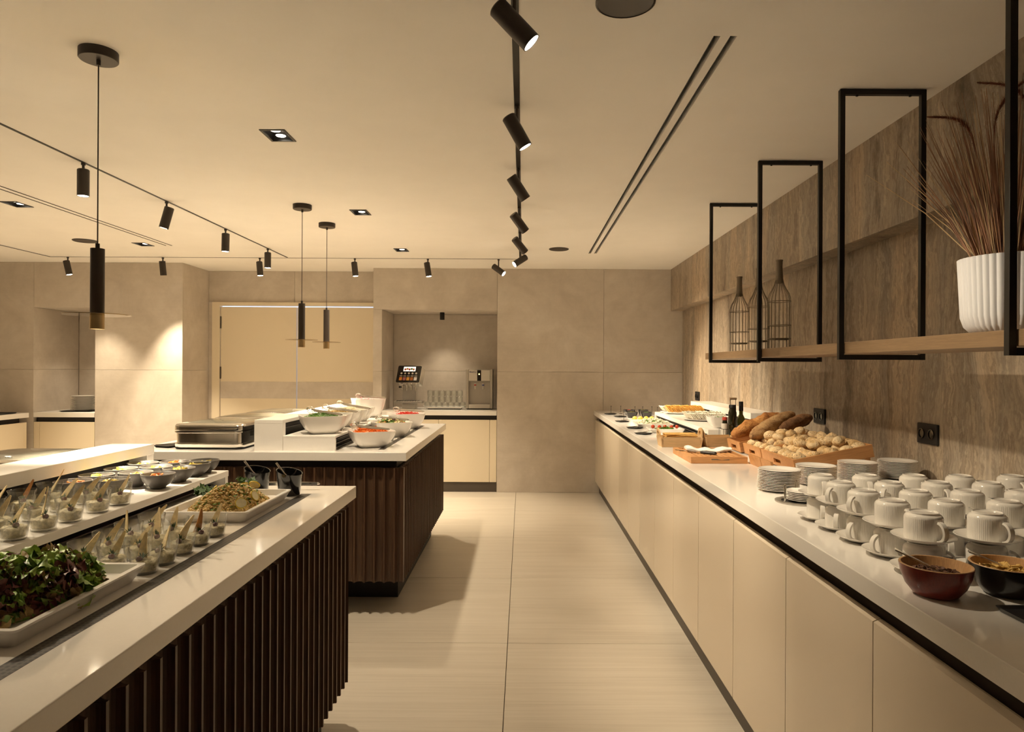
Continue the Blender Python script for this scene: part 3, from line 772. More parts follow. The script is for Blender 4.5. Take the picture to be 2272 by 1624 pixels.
def flakes(n, rad, z0, dome, size, seed, kind='flake'):
    r = random.Random(seed); mb = MB()
    mb.lathe([(0,z0+dome*0.75)]+[(rad*q, z0+dome*0.75*(1-q*q)) for q in (0.3,0.6,0.85,1.0)]+[(rad,z0-0.008),(0,z0-0.008)],24)
    for _ in range(n):
        q = math.sqrt(r.random())*0.93; a = r.uniform(0,2*PI)
        z = z0+dome*(1-q*q)+r.uniform(-0.001,0.003)
        Mx = Matrix.Translation((rad*q*math.cos(a), rad*q*math.sin(a), z)) @ Matrix.Rotation(r.uniform(0,2*PI),4,'Z') @ Matrix.Rotation(r.uniform(-0.9,0.9),4,'X') @ Matrix.Rotation(r.uniform(-0.6,0.6),4,'Y')
        s = size*r.uniform(0.6,1.3)
        f = MB()
        if kind == 'flake':
            ring = [(s*math.cos(k*PI/3)*r.uniform(0.7,1.2), s*0.7*math.sin(k*PI/3)*r.uniform(0.7,1.2), 0) for k in range(6)]
            f.loft([[(p[0],p[1],0.25*s*abs(p[0]/s)) for p in ring],[(p[0]*0.9,p[1]*0.9,0.25*s*abs(p[0]/s)+0.18*s) for p in ring]])
        elif kind == 'stick':
            f.box(-s,s,-s*0.10,s*0.10,-s*0.10,s*0.10)
        elif kind == 'cube':
            f.box(-s*0.6,s*0.6,-s*0.5,s*0.5,-s*0.4,s*0.4)
        mb.add(f, Mx)
    return mb
o = part('cereal', flakes(150,0.058,0.040,0.012,0.006,1), M['choc'], rb); o['kind'] = 'stuff'
o = part('cereal', flakes(70,0.060,0.044,0.010,0.011,2), M['corn'], bb); o['kind'] = 'stuff'
def spoon_mesh(L, mat):
    mb = MB()
    pts = [(0,0,0),(L*0.3,0,0.002),(L*0.7,0,0.003),(L,0,0)]
    rr = []
    for i in range(13):
        t_ = i/12; x = L*t_
        w_ = lerp(0.0078,0.0045,min(1,t_*1.2)); h = 0.0016
        if t_ > 0.72: w_ = 0.004+0.015*math.sin(PI*(t_-0.72)/0.29)**0.7
        dz = -0.006*math.sin(PI*max(0,(t_-0.72)/0.28))
        rr.append([(x,-w_,h+dz*0.2),(x,0,h+dz),(x,w_,h+dz*0.2),(x,w_,-h+dz*0.2),(x,0,-h+dz),(x,-w_,-h+dz*0.2)])
    mb.loft(rr); return mb.mesh('spoon', mat, 60)
sp_me = spoon_mesh(0.15, M['steel'])
def spoon(loc, rot, label):
    o = obj('spoon', sp_me, None, loc, rot); return tag(o, label, 'spoon')
spoon((0.815,1.492,1.007),(0,R(24),R(-24)),'steel spoon stuck in the red bowl of chocolate cereal')
spoon((0.975,1.490,1.004),(0,R(22),R(-24)),'steel spoon stuck in the black bowl of corn flakes')
t = thing('slate_tray','black slate serving tray beside the black cereal bowl','tray',(1.10,1.285,WT),R(0))
part('tray_base', MB().loft([rrect(0.150,0.075,0.008,0.0006),rrect(0.156,0.081,0.008,0.010),rrect(0.152,0.077,0.008,0.010),rrect(0.147,0.072,0.006,0.005)]), M['slate'], t, smooth=30)
o = part('serving_fork', MB().tube([(0.02,-0.03,0.007),(0.06,-0.02,0.010),(0.12,-0.005,0.009)],0.003,8), M['steel'], None, (1.10,1.30,WT)); tag(o,'steel fork lying on the black slate tray','fork')

# ------------------------------------------------------------------ bread station
t = thing('bread_board','slatted beech bread board with crumb tray','cutting board',(0.992,3.645,WT))
W2, L2 = 0.143, 0.207
part('frame', MB().box(-W2,-W2+0.022,-L2,L2,0,0.034).box(W2-0.016,W2,-L2,L2,0,0.034).box(-W2+0.022,W2-0.016,-L2,-L2+0.016,0,0.034).box(-W2+0.022,W2-0.016,L2-0.016,L2,0,0.034).box(-W2+0.02,W2-0.014,-L2+0.014,L2-0.014,0,0.006), M['beech'], t, bevel=0.002)
ns = 9
for i in range(ns):
    x = -W2+0.026+(2*W2-0.046)*i/ns
    part('slat', MB().box(x,x+0.019,-L2+0.017,L2-0.017,0.018,0.030), M['beech'], t, bevel=0.0015)
part('groove_shade_strip', MB().box(-0.04,0.05,-L2-0.0006,-L2+0.001,0.018,0.024), M['grout'], t)  # thin dark strip on the edge, a groove's shade given as colour
# folded napkin and knife on it
nb = MB(); rr = []
for i in range(17):
    u = -0.105+0.21*i/16
    th = 0.012+0.004*math.sin(i*1.1)
    wd = 0.045*(1-0.25*abs(u)/0.105)+0.006*math.sin(i*0.7)
    z0 = 0.010*(u/0.105)**2
    rr.append([(u,-wd,z0),(u,-wd*1.02,z0+th*0.5),(u,-wd*0.6,z0+th),(u,0,z0+th*1.15),(u,wd*0.6,z0+th*0.9),(u,wd,z0+th*0.5),(u,wd,z0)])
nb.loft(rr)
M['linen'] = simple('white_napkin', (0.80,0.78,0.75), 0.8, bmp=0.15, bs=200)
o = part('napkin', nb, M['linen'], None, (1.005,3.70,WT+0.0305), (0,0,R(-4)), smooth=60); o.scale = (1.15,1.2,1.25); tag(o,'folded white cloth napkin lying on the bread board','napkin')
t = thing('bread_knife','bread knife with black handle on the bread board','knife',(0.955,3.585,WT+0.0385),R(-42))
part('knife_handle', MB().loft([[(x,w_*math.cos(a),w_*0.75*math.sin(a)) for a in [2*PI*k/10 for k in range(10)]] for x,w_ in ((-0.02,0.008),(-0.015,0.0105),(0.02,0.0115),(0.05,0.0105),(0.062,0.0115),(0.067,0.008))]), M['slate'], t, smooth=50)
part('blade', MB().prism([(-0.02,-0.009),(-0.02,0.009),(-0.15,0.010),(-0.172,0.002),(-0.165,-0.009)],2,-0.0008,0.0008), M['steel'], t)

# grissini baskets
def stadium_panel(w, h, ht, th):
    """end board in the YZ plane: trapezoid with round handle top and a hole"""
    mb = MB(); out = []
    out += [(-w*0.5,0),(w*0.5,0),(w*0.56,h)]
    n = 10
    for i in range(n+1):
        a = PI*i/n
        out.append((w*0.40*math.cos(a), h+ht*math.sin(a)))
    out += [(-w*0.56,h)]
    hole = [(w*0.17*math.cos(-2*PI*i/16), h+ht*0.42+ht*0.25*math.sin(-2*PI*i/16)) for i in range(16)]
    bm = bmesh.new()
    vo = [bm.verts.new((0,u,v)) for u, v in out]; vh = [bm.verts.new((0,u,v)) for u, v in hole]
    eo = [bm.edges.new((vo[i],vo[(i+1) % len(vo)])) for i in range(len(vo))]
    eh = [bm.edges.new((vh[i],vh[(i+1) % len(vh)])) for i in range(len(vh))]
    bmesh.ops.triangle_fill(bm, edges=eo+eh, use_beauty=True)
    r_ = bmesh.ops.extrude_face_region(bm, geom=list(bm.faces))
    for v in [g for g in r_['geom'] if isinstance(g, bmesh.types.BMVert)]: v.co.x += th
    bmesh.ops.recalc_face_normals(bm, faces=bm.faces)
    me = bpy.data.meshes.new('handle_board'); bm.to_mesh(me); bm.free()
    me.materials.append(M['ply']); return me
hb_me = stadium_panel(0.125,0.060,0.055,0.008)
M['griss'] = simple('breadstick_crust', (0.72,0.44,0.14), 0.7, var=0.18, vs=60, bmp=0.2, bs=150)
def basket(x,y,rz,label,n,seed,L=0.23):
    t = thing('wooden_basket', label, 'basket', (x,y,WT), rz)
    h = 0.062
    part('base', MB().box(-L/2,L/2,-0.055,0.055,0.0,0.006), M['ply'], t)
    for s in (-1,1):
        part('side_board', MB().prism([(s*0.055,0.001),(s*0.064,h),(s*0.071,h),(s*0.062,0.001)],0,-L/2+0.002,L/2-0.002), M['ply'], t)
    obj('handle_board', hb_me, t, (-L/2-0.004,0,0), (0,R(-9),0))
    obj('handle_board', hb_me, t, (L/2-0.004,0,0.0), (0,R(9),0))
    r = random.Random(seed)
    for k in range(n):
        lay = 1+k//7
        yy = -0.045+0.015*(k % 7)+r.uniform(-0.004,0.004)
        zz = 0.030+0.011*lay
        a = r.uniform(-0.16,0.16); q = L/2-0.012
        pts = [(-q*0.9, yy-a*q, zz+r.uniform(-0.004,0.004)), (0,yy,zz+0.003+r.uniform(-0.003,0.003)), (q*0.95,yy+a*q,zz+r.uniform(-0.002,0.006))]
        o = part('breadstick', MB().tube(pts,[0.0042,0.0052,0.0045],7), M['griss'], None, (x,y,WT), (0,0,rz), smooth=60)
        tag(o, 'thin golden breadstick in the wooden basket beside the bread board', 'breadstick', 'breadsticks in the basket')
basket(0.965,4.20,0,'plywood basket with round handles, full of breadsticks',28,3)
basket(1.215,4.23,R(8),'empty plywood basket with round handles behind the loaves',0,4,L=0.20)

# tilted roll crates
M['roll'] = m_loaf('seeded_roll_crust',(0.70,0.47,0.22),(0.90,0.76,0.52),(0.20,0.11,0.05))
M['loafp'] = m_loaf('brown_loaf_crust',(0.44,0.175,0.045),(0.72,0.38,0.12),(0.16,0.07,0.03))
M['loafs'] = m_loaf('seeded_loaf_crust',(0.36,0.19,0.075),(0.60,0.40,0.19),(0.10,0.055,0.025))
M['loafd'] = m_loaf('dark_loaf_crust',(0.20,0.095,0.04),(0.34,0.17,0.075),(0.08,0.045,0.02))
TILT = R(-11.5)
def crate(x,y,z,wy,lx,label,h=0.058,handle=True):
    """open crate, low end at local x=0 (aisle), long direction +x, tilted up to the wall"""
    t = thing('bread_crate', label, 'crate', (x,y,z)); t.rotation_euler = (0,TILT,0)
    th = 0.010
    part('base', MB().box(0,lx,0,wy,0,0.006), M['beech'], t)
    part('side_board', MB().box(0,lx,0,th,0.006,h), M['beech'], t, bevel=0.001)
    part('side_board', MB().box(0,lx,wy-th,wy,0.006,h), M['beech'], t, bevel=0.001)
    part('end_board', MB().box(lx-th,lx,th,wy-th,0.006,h), M['beech'], t, bevel=0.001)
    for yy in (0.02,wy-0.04): part('rear_leg', MB().box(lx-0.03,lx-0.012,yy,yy+0.02,-0.075,0.0), M['beech'], t)
    c = wy/2
    eb = MB().box(0,th,th,c-0.045,0.006,h).box(0,th,c+0.045,wy-th,0.006,h).box(0,th,c-0.045,c+0.045,0.034,h).box(0,th,c-0.045,c+0.045,0.006,0.012)
    part('end_board', eb, M['beech'], t)
    return t
cA = crate(1.250,3.125,0.925,0.425,0.37,'beech crate of small seeded rolls behind the plate stacks')
cB = crate(1.250,3.565,0.925,0.275,0.37,'narrow beech crate of seeded rolls between the other two crates')
cC = crate(1.235,3.855,0.925,0.235,0.37,'beech crate holding the long loaves')
t = thing('crate_stand','low beech stand under the bread crates with a branded end board','stand',(1.148,3.2,WT))
part('end_board', MB().prism([(0.0,0.0),(0.012,0.0),(0.0,0.052),(-0.012,0.052)],1,0.07,0.235), M['beech'], t)
part('end_board', MB().prism([(0.0,0.0),(0.012,0.0),(0.0,0.052),(-0.012,0.052)],1,-0.07,0.062), M['beech'], t)
part('stretcher', MB().box(0.012,0.085,-0.06,0.0,0.0,0.004), M['beech'], t)
def roll_mesh(seed):
    r = random.Random(seed); mb = MB(); rings = []
    ph = r.uniform(0,6); n = 20; k = 12
    for i in range(k+1):
        f = i/k; rad = 0.031*(max(0.0,math.sin(PI*(0.12+0.88*f)))**0.62) if i < k else 0.001
        z = -0.012+0.050*f**0.9
        ring = []
        for j in range(n):
            a = 2*PI*j/n
            q = 1+0.13*math.cos(2*(a-ph))+0.07*math.sin(3*a+ph*2)+r.uniform(-0.02,0.02)
            x, y = rad*q*1.08*math.cos(a), rad*q*math.sin(a)
            # pinched ridge along the top with torn folds beside it
            d = x*math.sin(ph)-y*math.cos(ph)
            z2 = z + f*(1-f**3)*(0.011*math.exp(-(d/0.006)**2) - 0.008*math.exp(-((abs(d)-0.012)/0.004)**2))
            ring.append((x, y, z2+r.uniform(-0.0008,0.0008)))
        rings.append(ring)
    mb.loft(rings); return mb.mesh('bread_roll', M['roll'], 80)
rolls = [roll_mesh(s) for s in range(6)]
def put_rolls(x0,y0,z0,wy,lx,nx,ny,label,group,seed,extra=0):
    r = random.Random(seed)
    T_ = Matrix.Translation((x0,y0,z0)) @ Matrix.Rotation(TILT,4,'Y')
    spots = [(0.045+(lx-0.085)*(i+0.0)/(nx-1)+r.uniform(-0.006,0.006), 0.042+(wy-0.084)*j/max(1,ny-1)+r.uniform(-0.006,0.006), 0.034+r.uniform(0,0.006)) for i in range(nx) for j in range(ny)]
    spots += [(r.uniform(0.12,lx-0.08), r.uniform(0.06,wy-0.06), 0.066+r.uniform(0,0.008)) for _ in range(extra)]
    for s in spots:
        p = T_ @ Vector(s)
        o = obj('bread_roll', r.choice(rolls), None, p, (r.uniform(-0.35,0.35), TILT+r.uniform(-0.35,0.35), r.uniform(0,2*PI)))
        k = r.uniform(0.9,1.08); o.scale = (k,k,k)
        tag(o, label, 'bread roll', group)
put_rolls(1.250,3.125,0.925,0.425,0.37,5,6,'small seeded bread roll in the wide crate behind the plates','rolls in the wide crate',11,13)
put_rolls(1.250,3.565,0.925,0.275,0.37,5,3,'small seeded bread roll in the narrow middle crate','rolls in the middle crate',12,8)
def loaf(p0,p1,r0,mat,label,seed,slash=True):
    r = random.Random(seed); p0, p1 = Vector(p0), Vector(p1); L = (p1-p0).length
    mb = MB(); rings = []; n = 44; k = 26
    for i in range(n+1):
        f = i/n; x = L*f
        rad = r0*(max(0.02,1-abs(2*f-1)**2.6))**0.5
        ring = []
        for j in range(k):
            a = 2*PI*j/k
            q = 1+0.03*math.sin(7*f+2*a)+0.10*mnoise.noise(Vector((x*28+seed*9,math.cos(a)*1.6,math.sin(a)*1.6)))+0.05*mnoise.noise(Vector((x*80,math.cos(a)*4,math.sin(a)*4+seed)))
            zz = math.sin(a)*rad*0.86*q; yy = math.cos(a)*rad*q
            if slash and math.sin(a) > -0.1:
                e = math.sin(f*2.5*2*PI+a*2.0); zz += (0.010*max(0,e)**3-0.006*max(0,-e)**4)*(rad/r0)
            else: zz += r.uniform(-0.001,0.001)
            ring.append((x,yy,zz))
        rings.append(ring)
    mb.loft(rings)
    o = part('bread_loaf', mb, mat, None, p0, Vector((1,0,0)).rotation_difference(p1-p0), smooth=80)
    return tag(o, label, 'bread loaf')
loaf((1.205,3.93,1.015),(1.545,4.075,1.125),0.052,M['loafp'],'crusty golden brown loaf lying in the far bread crate',1)
loaf((1.265,3.78,1.02),(1.60,4.03,1.135),0.052,M['loafs'],'long seeded loaf resting across the golden brown loaf',2,False)
loaf((1.42,3.84,1.045),(1.70,4.02,1.120),0.044,M['loafd'],'dark seeded loaf behind the long seeded loaf',3,False)

# ------------------------------------------------------------------ oil caddy
def bottle(x,y,z,r,hb_,hn,label,mat,capmat,cap=0.03,lab=None,rn=0.012):
    t = thing('oil_bottle', label, 'bottle', (x,y,z))
    part('bottle_glass', MB().lathe([(0,0),(r*0.9,0),(r,0.006),(r,hb_),(r*0.8,hb_+0.018),(rn,hb_+0.038),(rn,hn-cap),(0,hn-cap)],28), mat, t, smooth=50)
    part('cap', MB().lathe([(0,hn),(rn*1.05,hn),(rn*1.15,hn-0.003),(rn*1.15,hn-cap),(0,hn-cap)],20), capmat, t, smooth=50)
    if lab: part('paper_label', MB().lathe([(r+0.0006,lab[0]),(r+0.0006,lab[1])],28,cap0=False,cap1=False), M['paper'], t)
CX, CY = 1.345, 4.365
t = thing('wire_caddy','black wire caddy with wooden grip holding oil bottles','caddy',(CX,CY,WT))
cw, cd = 0.075, 0.045
for z in (0.012,0.095): part('wire_ring', MB().tube([(-cw,-cd,z),(cw,-cd,z),(cw,cd,z),(-cw,cd,z)],0.0018,6,True), M['blackm'], t)
wb_ = MB()
for i in range(9):
    x = -cw+2*cw*i/8
    wb_.tube([(x,-cd,0.095),(x,-cd,0.012),(x,cd,0.012),(x,cd,0.095)],0.0012,5)
part('wire_mesh', wb_, M['blackm'], t)
part('handle_wire', MB().tube([(-0.018,0,0.012),(-0.018,0,0.285),(0.018,0,0.285),(0.018,0,0.012)],0.002,6), M['blackm'], t)
part('wooden_grip', MB().tube([(-0.022,0,0.287),(0.022,0,0.287)],0.0075,10), M['oak'], t, smooth=50)
bottle(CX-0.012,CY-0.028,WT+0.014,0.026,0.185,0.235,'dark brown oil bottle at the front of the wire caddy',M['darkoil'],M['blackp'],0.02,rn=0.019)
bottle(CX+0.052,CY+0.002,WT+0.014,0.027,0.135,0.255,'green glass oil bottle with a paper label in the wire caddy',M['greenglass'],M['blackc'],0.06,(0.03,0.105))
bottle(CX-0.050,CY+0.006,WT+0.014,0.021,0.10,0.155,'small sauce bottle with red cap and white label in the wire caddy',M['darkoil'],M['redp'],0.02,(0.02,0.115),rn=0.014)
bottle(CX+0.105,CY+0.035,WT+0.0005,0.024,0.09,0.148,'short black capped bottle beside the wire caddy',M['darkoil'],M['blackp'],0.03)

# ------------------------------------------------------------------ far platters on the wall counter
M['cheesey'] = simple('yellow_cheese', (0.80,0.46,0.10), 0.5, var=0.08, vs=60)
M['cheesew'] = simple('white_cheese', (0.80,0.76,0.64), 0.5, var=0.05, vs=60)
M['feta'] = simple('white_feta', (0.76,0.74,0.58), 0.6, var=0.06, vs=90)
M['leafg'] = simple('fresh_green_leaf', (0.11,0.24,0.025), 0.45, var=0.35, vs=50)
M['olive'] = simple('green_olive', (0.22,0.19,0.03), 0.3, var=0.3, vs=50)
M['tomato'] = simple('tomato_red', (0.50,0.06,0.02), 0.3)
M['lemon'] = simple('lemon_yellow', (0.72,0.56,0.10), 0.4, var=0.1, vs=60)
def shingle(n, L, w, h, th, seed, lean=0.9, arc=0.0):
    r = random.Random(seed); mb = MB()
    for i in range(n):
        x = -L/2+L*i/(n-1)
        Mx = Matrix.Translation((x, arc*(1-(2*x/L)**2)+r.uniform(-0.004,0.004), 0.012+h*0.3)) @ Matrix.Rotation(lean+r.uniform(-0.1,0.1),4,'Y') @ Matrix.Rotation(r.uniform(-0.2,0.2),4,'Z')
        mb.add(MB().prism([(-h/2,-w/2),(h/2,-w*0.35),(h/2,w*0.35),(-h/2,w/2)],2,-th/2,th/2), Mx)
    return mb
def oval_platter(name,x,y,z,a,b,rz,label,mat=None):
    t = thing(name,label,'platter',(x,y,z),rz)
    def el(s,zz): return [(a*s*math.cos(2*PI*j/36), b*s*math.sin(2*PI*j/36), zz) for j in range(36)]
    part('plate_body', MB().loft([el(0.6,0.0),el(0.75,0.001),el(1.0,0.012),el(0.99,0.014),el(0.78,0.005),el(0.0001,0.004)],True,False), mat or M['mel'], t, smooth=50)
    return t
t = oval_platter('cheese_platter',1.42,5.98,1.0,0.19,0.10,R(0),'oval platter of yellow cheese slices on the low display step')
for q in (-0.035,0.0,0.035):
    o = part('cheese_slices', shingle(24,0.30,0.06,0.055,0.004,int(50+q*100)), M['cheesey'], t, (0,q,0.012+0.012*(q==0))); o['kind'] = 'stuff'
t = oval_platter('cheese_platter',1.36,6.14,1.0,0.13,0.055,R(8),'oval platter of white cheese rolls behind the yellow cheese')
for q in (-0.02,0.02):
    o = part('cheese_slices', shingle(18,0.21,0.05,0.05,0.006,int(60+q*100)), M['cheesew'], t, (0,q,0.012)); o['kind'] = 'stuff'
t = oval_platter('cheese_platter',1.40,5.25,1.0,0.17,0.16,R(0),'large platter of white cheese slices on the low display step')
for q in (-0.10,-0.05,0.0,0.05,0.10):
    o = part('cheese_slices', shingle(20,0.26,0.055,0.05,0.006,int(70+q*100)), M['cheesew'], t, (0,q,0.012+0.010*(abs(q)<0.04))); o['kind'] = 'stuff'
def sq_bowl(x,y,z,hx,hy,h,rz,label,mat=None,name='square_bowl',cat='bowl',group=None,flare=0.56,th=0.006,r=0.03):
    t = thing(name,label,cat,(x,y,z),rz,group)
    rg = []
    for f, k in ((0.0,flare*0.92),(0.03,flare),(0.25,lerp(flare,1,0.42)),(0.6,lerp(flare,1,0.78)),(1.0,1.0)):
        rg.append(rrect(hx*k,hy*k,r*k,h*f,5))
    for f, k in ((1.0,1.0-th/hx),(0.6,lerp(flare,1,0.78)-th/hx),(0.25,lerp(flare,1,0.42)-th/hx),(0.08,flare-th/hx)):
        rg.append(rrect(hx*k,hy*(k+th/hx-th/hy),r*k,h*f,5))
    part('shell', MB().loft(rg), mat or M['mel'], t, smooth=45)
    return t
t = sq_bowl(1.335,4.62,1.0,0.085,0.075,0.075,0,'white square bowl of green dip on the near end of the display step')
o = part('dip', flakes(40,0.068,0.058,0.006,0.007,8), M['feta'], t); o['kind']='stuff'
o = part('herbs', flakes(26,0.05,0.063,0.006,0.008,9), M['leafg'], t); o['kind']='stuff'
# black bowls of olives, white dishes
for x,y,lb,m1,seed in ((1.03,6.46,'square black bowl of green olives, nearer the aisle',M['olive'],1),(1.165,6.44,'square black bowl of capers beside the display step',M['leafg'],2),(1.06,6.80,'square black bowl of red peppers in the far row',M['tomato'],3),(1.20,6.80,'square black bowl of pickled olives in the far row',M['olive'],4)):
    t = sq_bowl(x,y,WT,0.055,0.055,0.065,R(4),lb,M['blackc'],name='black_bowl')
    o = part('filling', flakes(60,0.042,0.048,0.012,0.008,seed+20,'cube'), m1, t); o['kind'] = 'stuff'
def tray(x,y,z,hx,hy,h,label,name='serving_tray',rz=0,mat=None,r=0.012):
    t = thing(name,label,'tray',(x,y,z),rz)
    rg = [rrect(hx*0.86,hy*0.90,r,0,4),rrect(hx*0.90,hy*0.93,r,h*0.25,4),rrect(hx*0.985,hy*0.99,r,h*0.85,4),rrect(hx,hy,r,h*0.88,4),rrect(hx,hy,r,h,4),rrect(hx-0.012,hy-0.012,r*0.8,h,4),rrect(hx*0.90-0.004,hy*0.93-0.004,r*0.8,h*0.45,4)]
    part('tray_body', MB().loft(rg), mat or M['mel'], t, smooth=40)
    return t
t = tray(1.07,6.05,WT,0.13,0.085,0.03,'white tray of lemon wedges in front of the black bowls')
lm_ = MB()
for i in range(4):
    lm_.add(MB().lathe([(0,-0.022),(0.015,-0.018),(0.022,0),(0.015,0.018),(0,0.022)],12), Matrix.Translation((-0.075+0.05*i,0.0,0.032)) @ Matrix.Rotation(R(90),4,'Y'))
o = part('lemon_wedges', lm_, M['lemon'], t, smooth=60); o['kind'] = 'stuff'
t = tray(1.06,5.55,WT,0.145,0.13,0.035,'white tray heaped with crumbled white cheese and herbs')
o = part('crumbled_cheese', flakes(160,0.115,0.03,0.035,0.012,31,'cube'), M['feta'], t); o.scale = (1.15,1,1); o['kind']='stuff'
o = part('herbs', flakes(16,0.09,0.045,0.020,0.008,33), M['leafg'], t); o['kind']='stuff'
t = tray(1.07,5.12,WT,0.13,0.09,0.03,'white tray of cherry tomatoes on black leaves behind the breadsticks')
tm_ = MB()
for i in range(5):
    tm_.add(MB().lathe([(0,-0.015),(0.011,-0.010),(0.015,0),(0.011,0.010),(0,0.015)],12), Matrix.Translation((-0.09+0.045*i,0.01*(-1)**i,0.040)))
o = part('tomatoes', tm_, M['tomato'], t, smooth=60); o['kind']='stuff'
o = part('leaves', flakes(40,0.08,0.02,0.01,0.015,37), M['leafg'], t); o['kind']='stuff'
# spoon rests with card holders
for i,(x,y) in enumerate(((0.905,7.05),(0.955,6.68),(0.885,6.07),(0.892,5.43),(0.878,4.95))):
    lb = ('at the far end of the wall counter','beside the far black bowls','beside the tray of lemon wedges','beside the crumbled cheese','beside the breadstick basket')[i]
    o = part('spoon_rest', MB().loft([rrect(0.038,0.038,0.006,0.0,3),rrect(0.052,0.052,0.006,0.010,3),rrect(0.049,0.049,0.006,0.010,3),rrect(0.035,0.035,0.006,0.004,3)]), M['slate'], None, (x,y,WT), (0,0,R(45 if i>2 else 20)), smooth=30)
    tag(o, 'small square black dish '+lb, 'dish', 'black spoon rests')
    s_ = obj('spoon', sp_me, None, (x-0.01,y,WT+0.014), (0,R(-3),R(10+8*i))); tag(s_, 'steel serving spoon on the black dish '+lb, 'spoon')
for i,(x,y) in enumerate(((0.925,7.14),(1.03,7.16),(1.16,7.05),(1.24,7.05),(1.34,7.08),(1.38,6.98),(0.925,6.24))):
    t = thing('card_holder','thin dark card holder rod standing on the far end of the wall counter','card holder',(x,y,WT),0,'card holders on the wall counter')
    part('foot', MB().cyl((0,0),0.018,0,0.004,16), M['plinth'], t); part('rod', MB().cyl((0,0),0.0022,0.004,0.075,8), M['plinth'], t); part('clip', MB().box(-0.004,0.004,-0.002,0.002,0.073,0.083), M['plinth'], t)
# ------------------------------------------------------------------ island 1: verrines
rng = random.Random(21)
M['hummus'] = simple('chickpea_spread', (0.54,0.47,0.30), 0.65, var=0.35, vs=120, bmp=0.7, bs=220, bd=0.004)
M['hummus2'] = simple('chickpea_spread_top', (0.66,0.56,0.35), 0.6, var=0.2, vs=120, bmp=0.6, bs=260, bd=0.004)
M['cracker'] = simple('thin_crispbread', (0.88,0.68,0.38), 0.7, var=0.2, vs=70, bmp=0.2, bs=200)
M['crackd'] = simple('browned_crispbread', (0.42,0.18,0.045), 0.7, var=0.2, vs=70)
M['herb'] = simple('rosemary_green', (0.05,0.11,0.035), 0.5, var=0.3, vs=90)
M['berry'] = simple('dried_cranberry', (0.085,0.012,0.012), 0.3, coat=0.3)
GH = 0.064
gl_me = MB().lathe([(0,0.0),(0.0255,0.0),(0.0275,0.002),(0.0352,GH-0.0008),(0.0346,GH),(0.0336,GH-0.0006),(0.0262,0.0085),(0.0245,0.0065),(0,0.0062)],40).mesh('glass', M['glass'], 50)
def fill_mesh(seed):
    r = random.Random(seed); mb = MB(); n = 26; rg = []
    for z, rad in ((0.0068,0.0235),(0.009,0.0258),(0.022,0.0275),(0.028,0.0282)):
        rg.append([(rad*math.cos(2*PI*j/n), rad*math.sin(2*PI*j/n), z+(r.uniform(-0.003,0.004) if z > 0.025 else 0)) for j in range(n)])
    for q in (0.75,0.45,0.18):
        rg.append([(0.028*q*math.cos(2*PI*j/n), 0.028*q*math.sin(2*PI*j/n), 0.030+0.004*(1-q)+r.uniform(-0.0028,0.0028)) for j in range(n)])
    mb.loft(rg); return mb.mesh('spread', M['hummus'], 80)
fills = [fill_mesh(s) for s in range(4)]
def cracker_mesh(seed, mat):
    r = random.Random(seed); rg = []; n = 10; L = r.uniform(0.066,0.088); w0 = r.uniform(0.007,0.0105); bend = r.uniform(-0.012,0.014); tw = r.uniform(-0.5,0.5)
    for i in range(n+1):
        f = i/n; w_ = w0*(1-f)**0.7+0.0018; z = L*f; x = bend*f*f*1.2; th = 0.0011
        a = tw*f
        rg.append([(x+math.cos(a)*u-math.sin(a)*v, math.sin(a)*u+math.cos(a)*v, z) for u, v in ((-w_,-th),(w_,-th),(w_,th),(-w_,th))])
    return MB().loft(rg).mesh('crispbread', mat, 40)
crk = [cracker_mesh(s, M['cracker']) for s in range(6)] + [cracker_mesh(9, M['crackd'])]
def herb_mesh(seed):
    r = random.Random(seed); mb = MB()
    for k in range(14):
        a = r.uniform(0,2*PI); e = r.uniform(0.3,1.2); L = r.uniform(0.013,0.021); w_ = 0.0019
        d = Vector((math.cos(a)*math.cos(e),math.sin(a)*math.cos(e),math.sin(e))); s = d.cross(Vector((0,0,1))).normalized()*w_
        o = Vector((0,0,0.001))
        n = len(mb.v); mid = o+d*L*0.55+Vector((0,0,0.001)); tip = o+d*L
        mb.v += [tuple(o-s*0.6),tuple(o+s*0.6),tuple(mid+s),tuple(tip),tuple(mid-s)]
        mb.f.append((n,n+1,n+2,n+3,n+4))
    return mb.mesh('herb_sprig', M['herb'])
herbs = [herb_mesh(s) for s in range(3)]
ber_me = MB().lathe([(0,-0.0052),(0.004,-0.0035),(0.0055,0),(0.0042,0.0036),(0,0.005)],10).mesh('berry', M['berry'], 70)
def verrine(x,y,z,lean,label,group,ci=None,tilt=None):
    t = thing('verrine', label, 'verrine', (x,y,z), 0, group)
    obj('glass', gl_me, t)
    obj('spread', rng.choice(fills), t, (0,0,0), (0,0,rng.uniform(0,6)))
    a = R(lean); tl = tilt if tilt is not None else rng.uniform(0.25,0.5)
    d = Vector((math.sin(tl)*math.cos(a), math.sin(tl)*math.sin(a), math.cos(tl)))
    q = Vector((0,0,1)).rotation_difference(d) @ Quaternion((0,0,1), rng.uniform(-0.7,0.7))
    obj('crispbread', crk[ci] if ci is not None else rng.choice(crk[:6]), t, Vector((-0.008,0.002,0.022)), q)
    b = rng.uniform(-1.9,-0.6)
    obj('herb_sprig', rng.choice(herbs), t, (0.007*math.cos(b),0.007*math.sin(b),0.034), (0,0,rng.uniform(0,6)))
    obj('berry', ber_me, t, (0.016*math.cos(b),0.016*math.sin(b),0.036)).scale = (1.35,1.35,1.35)
SZ = 0.9861
GV = 'verrine glass of chickpea spread with crispbread, '
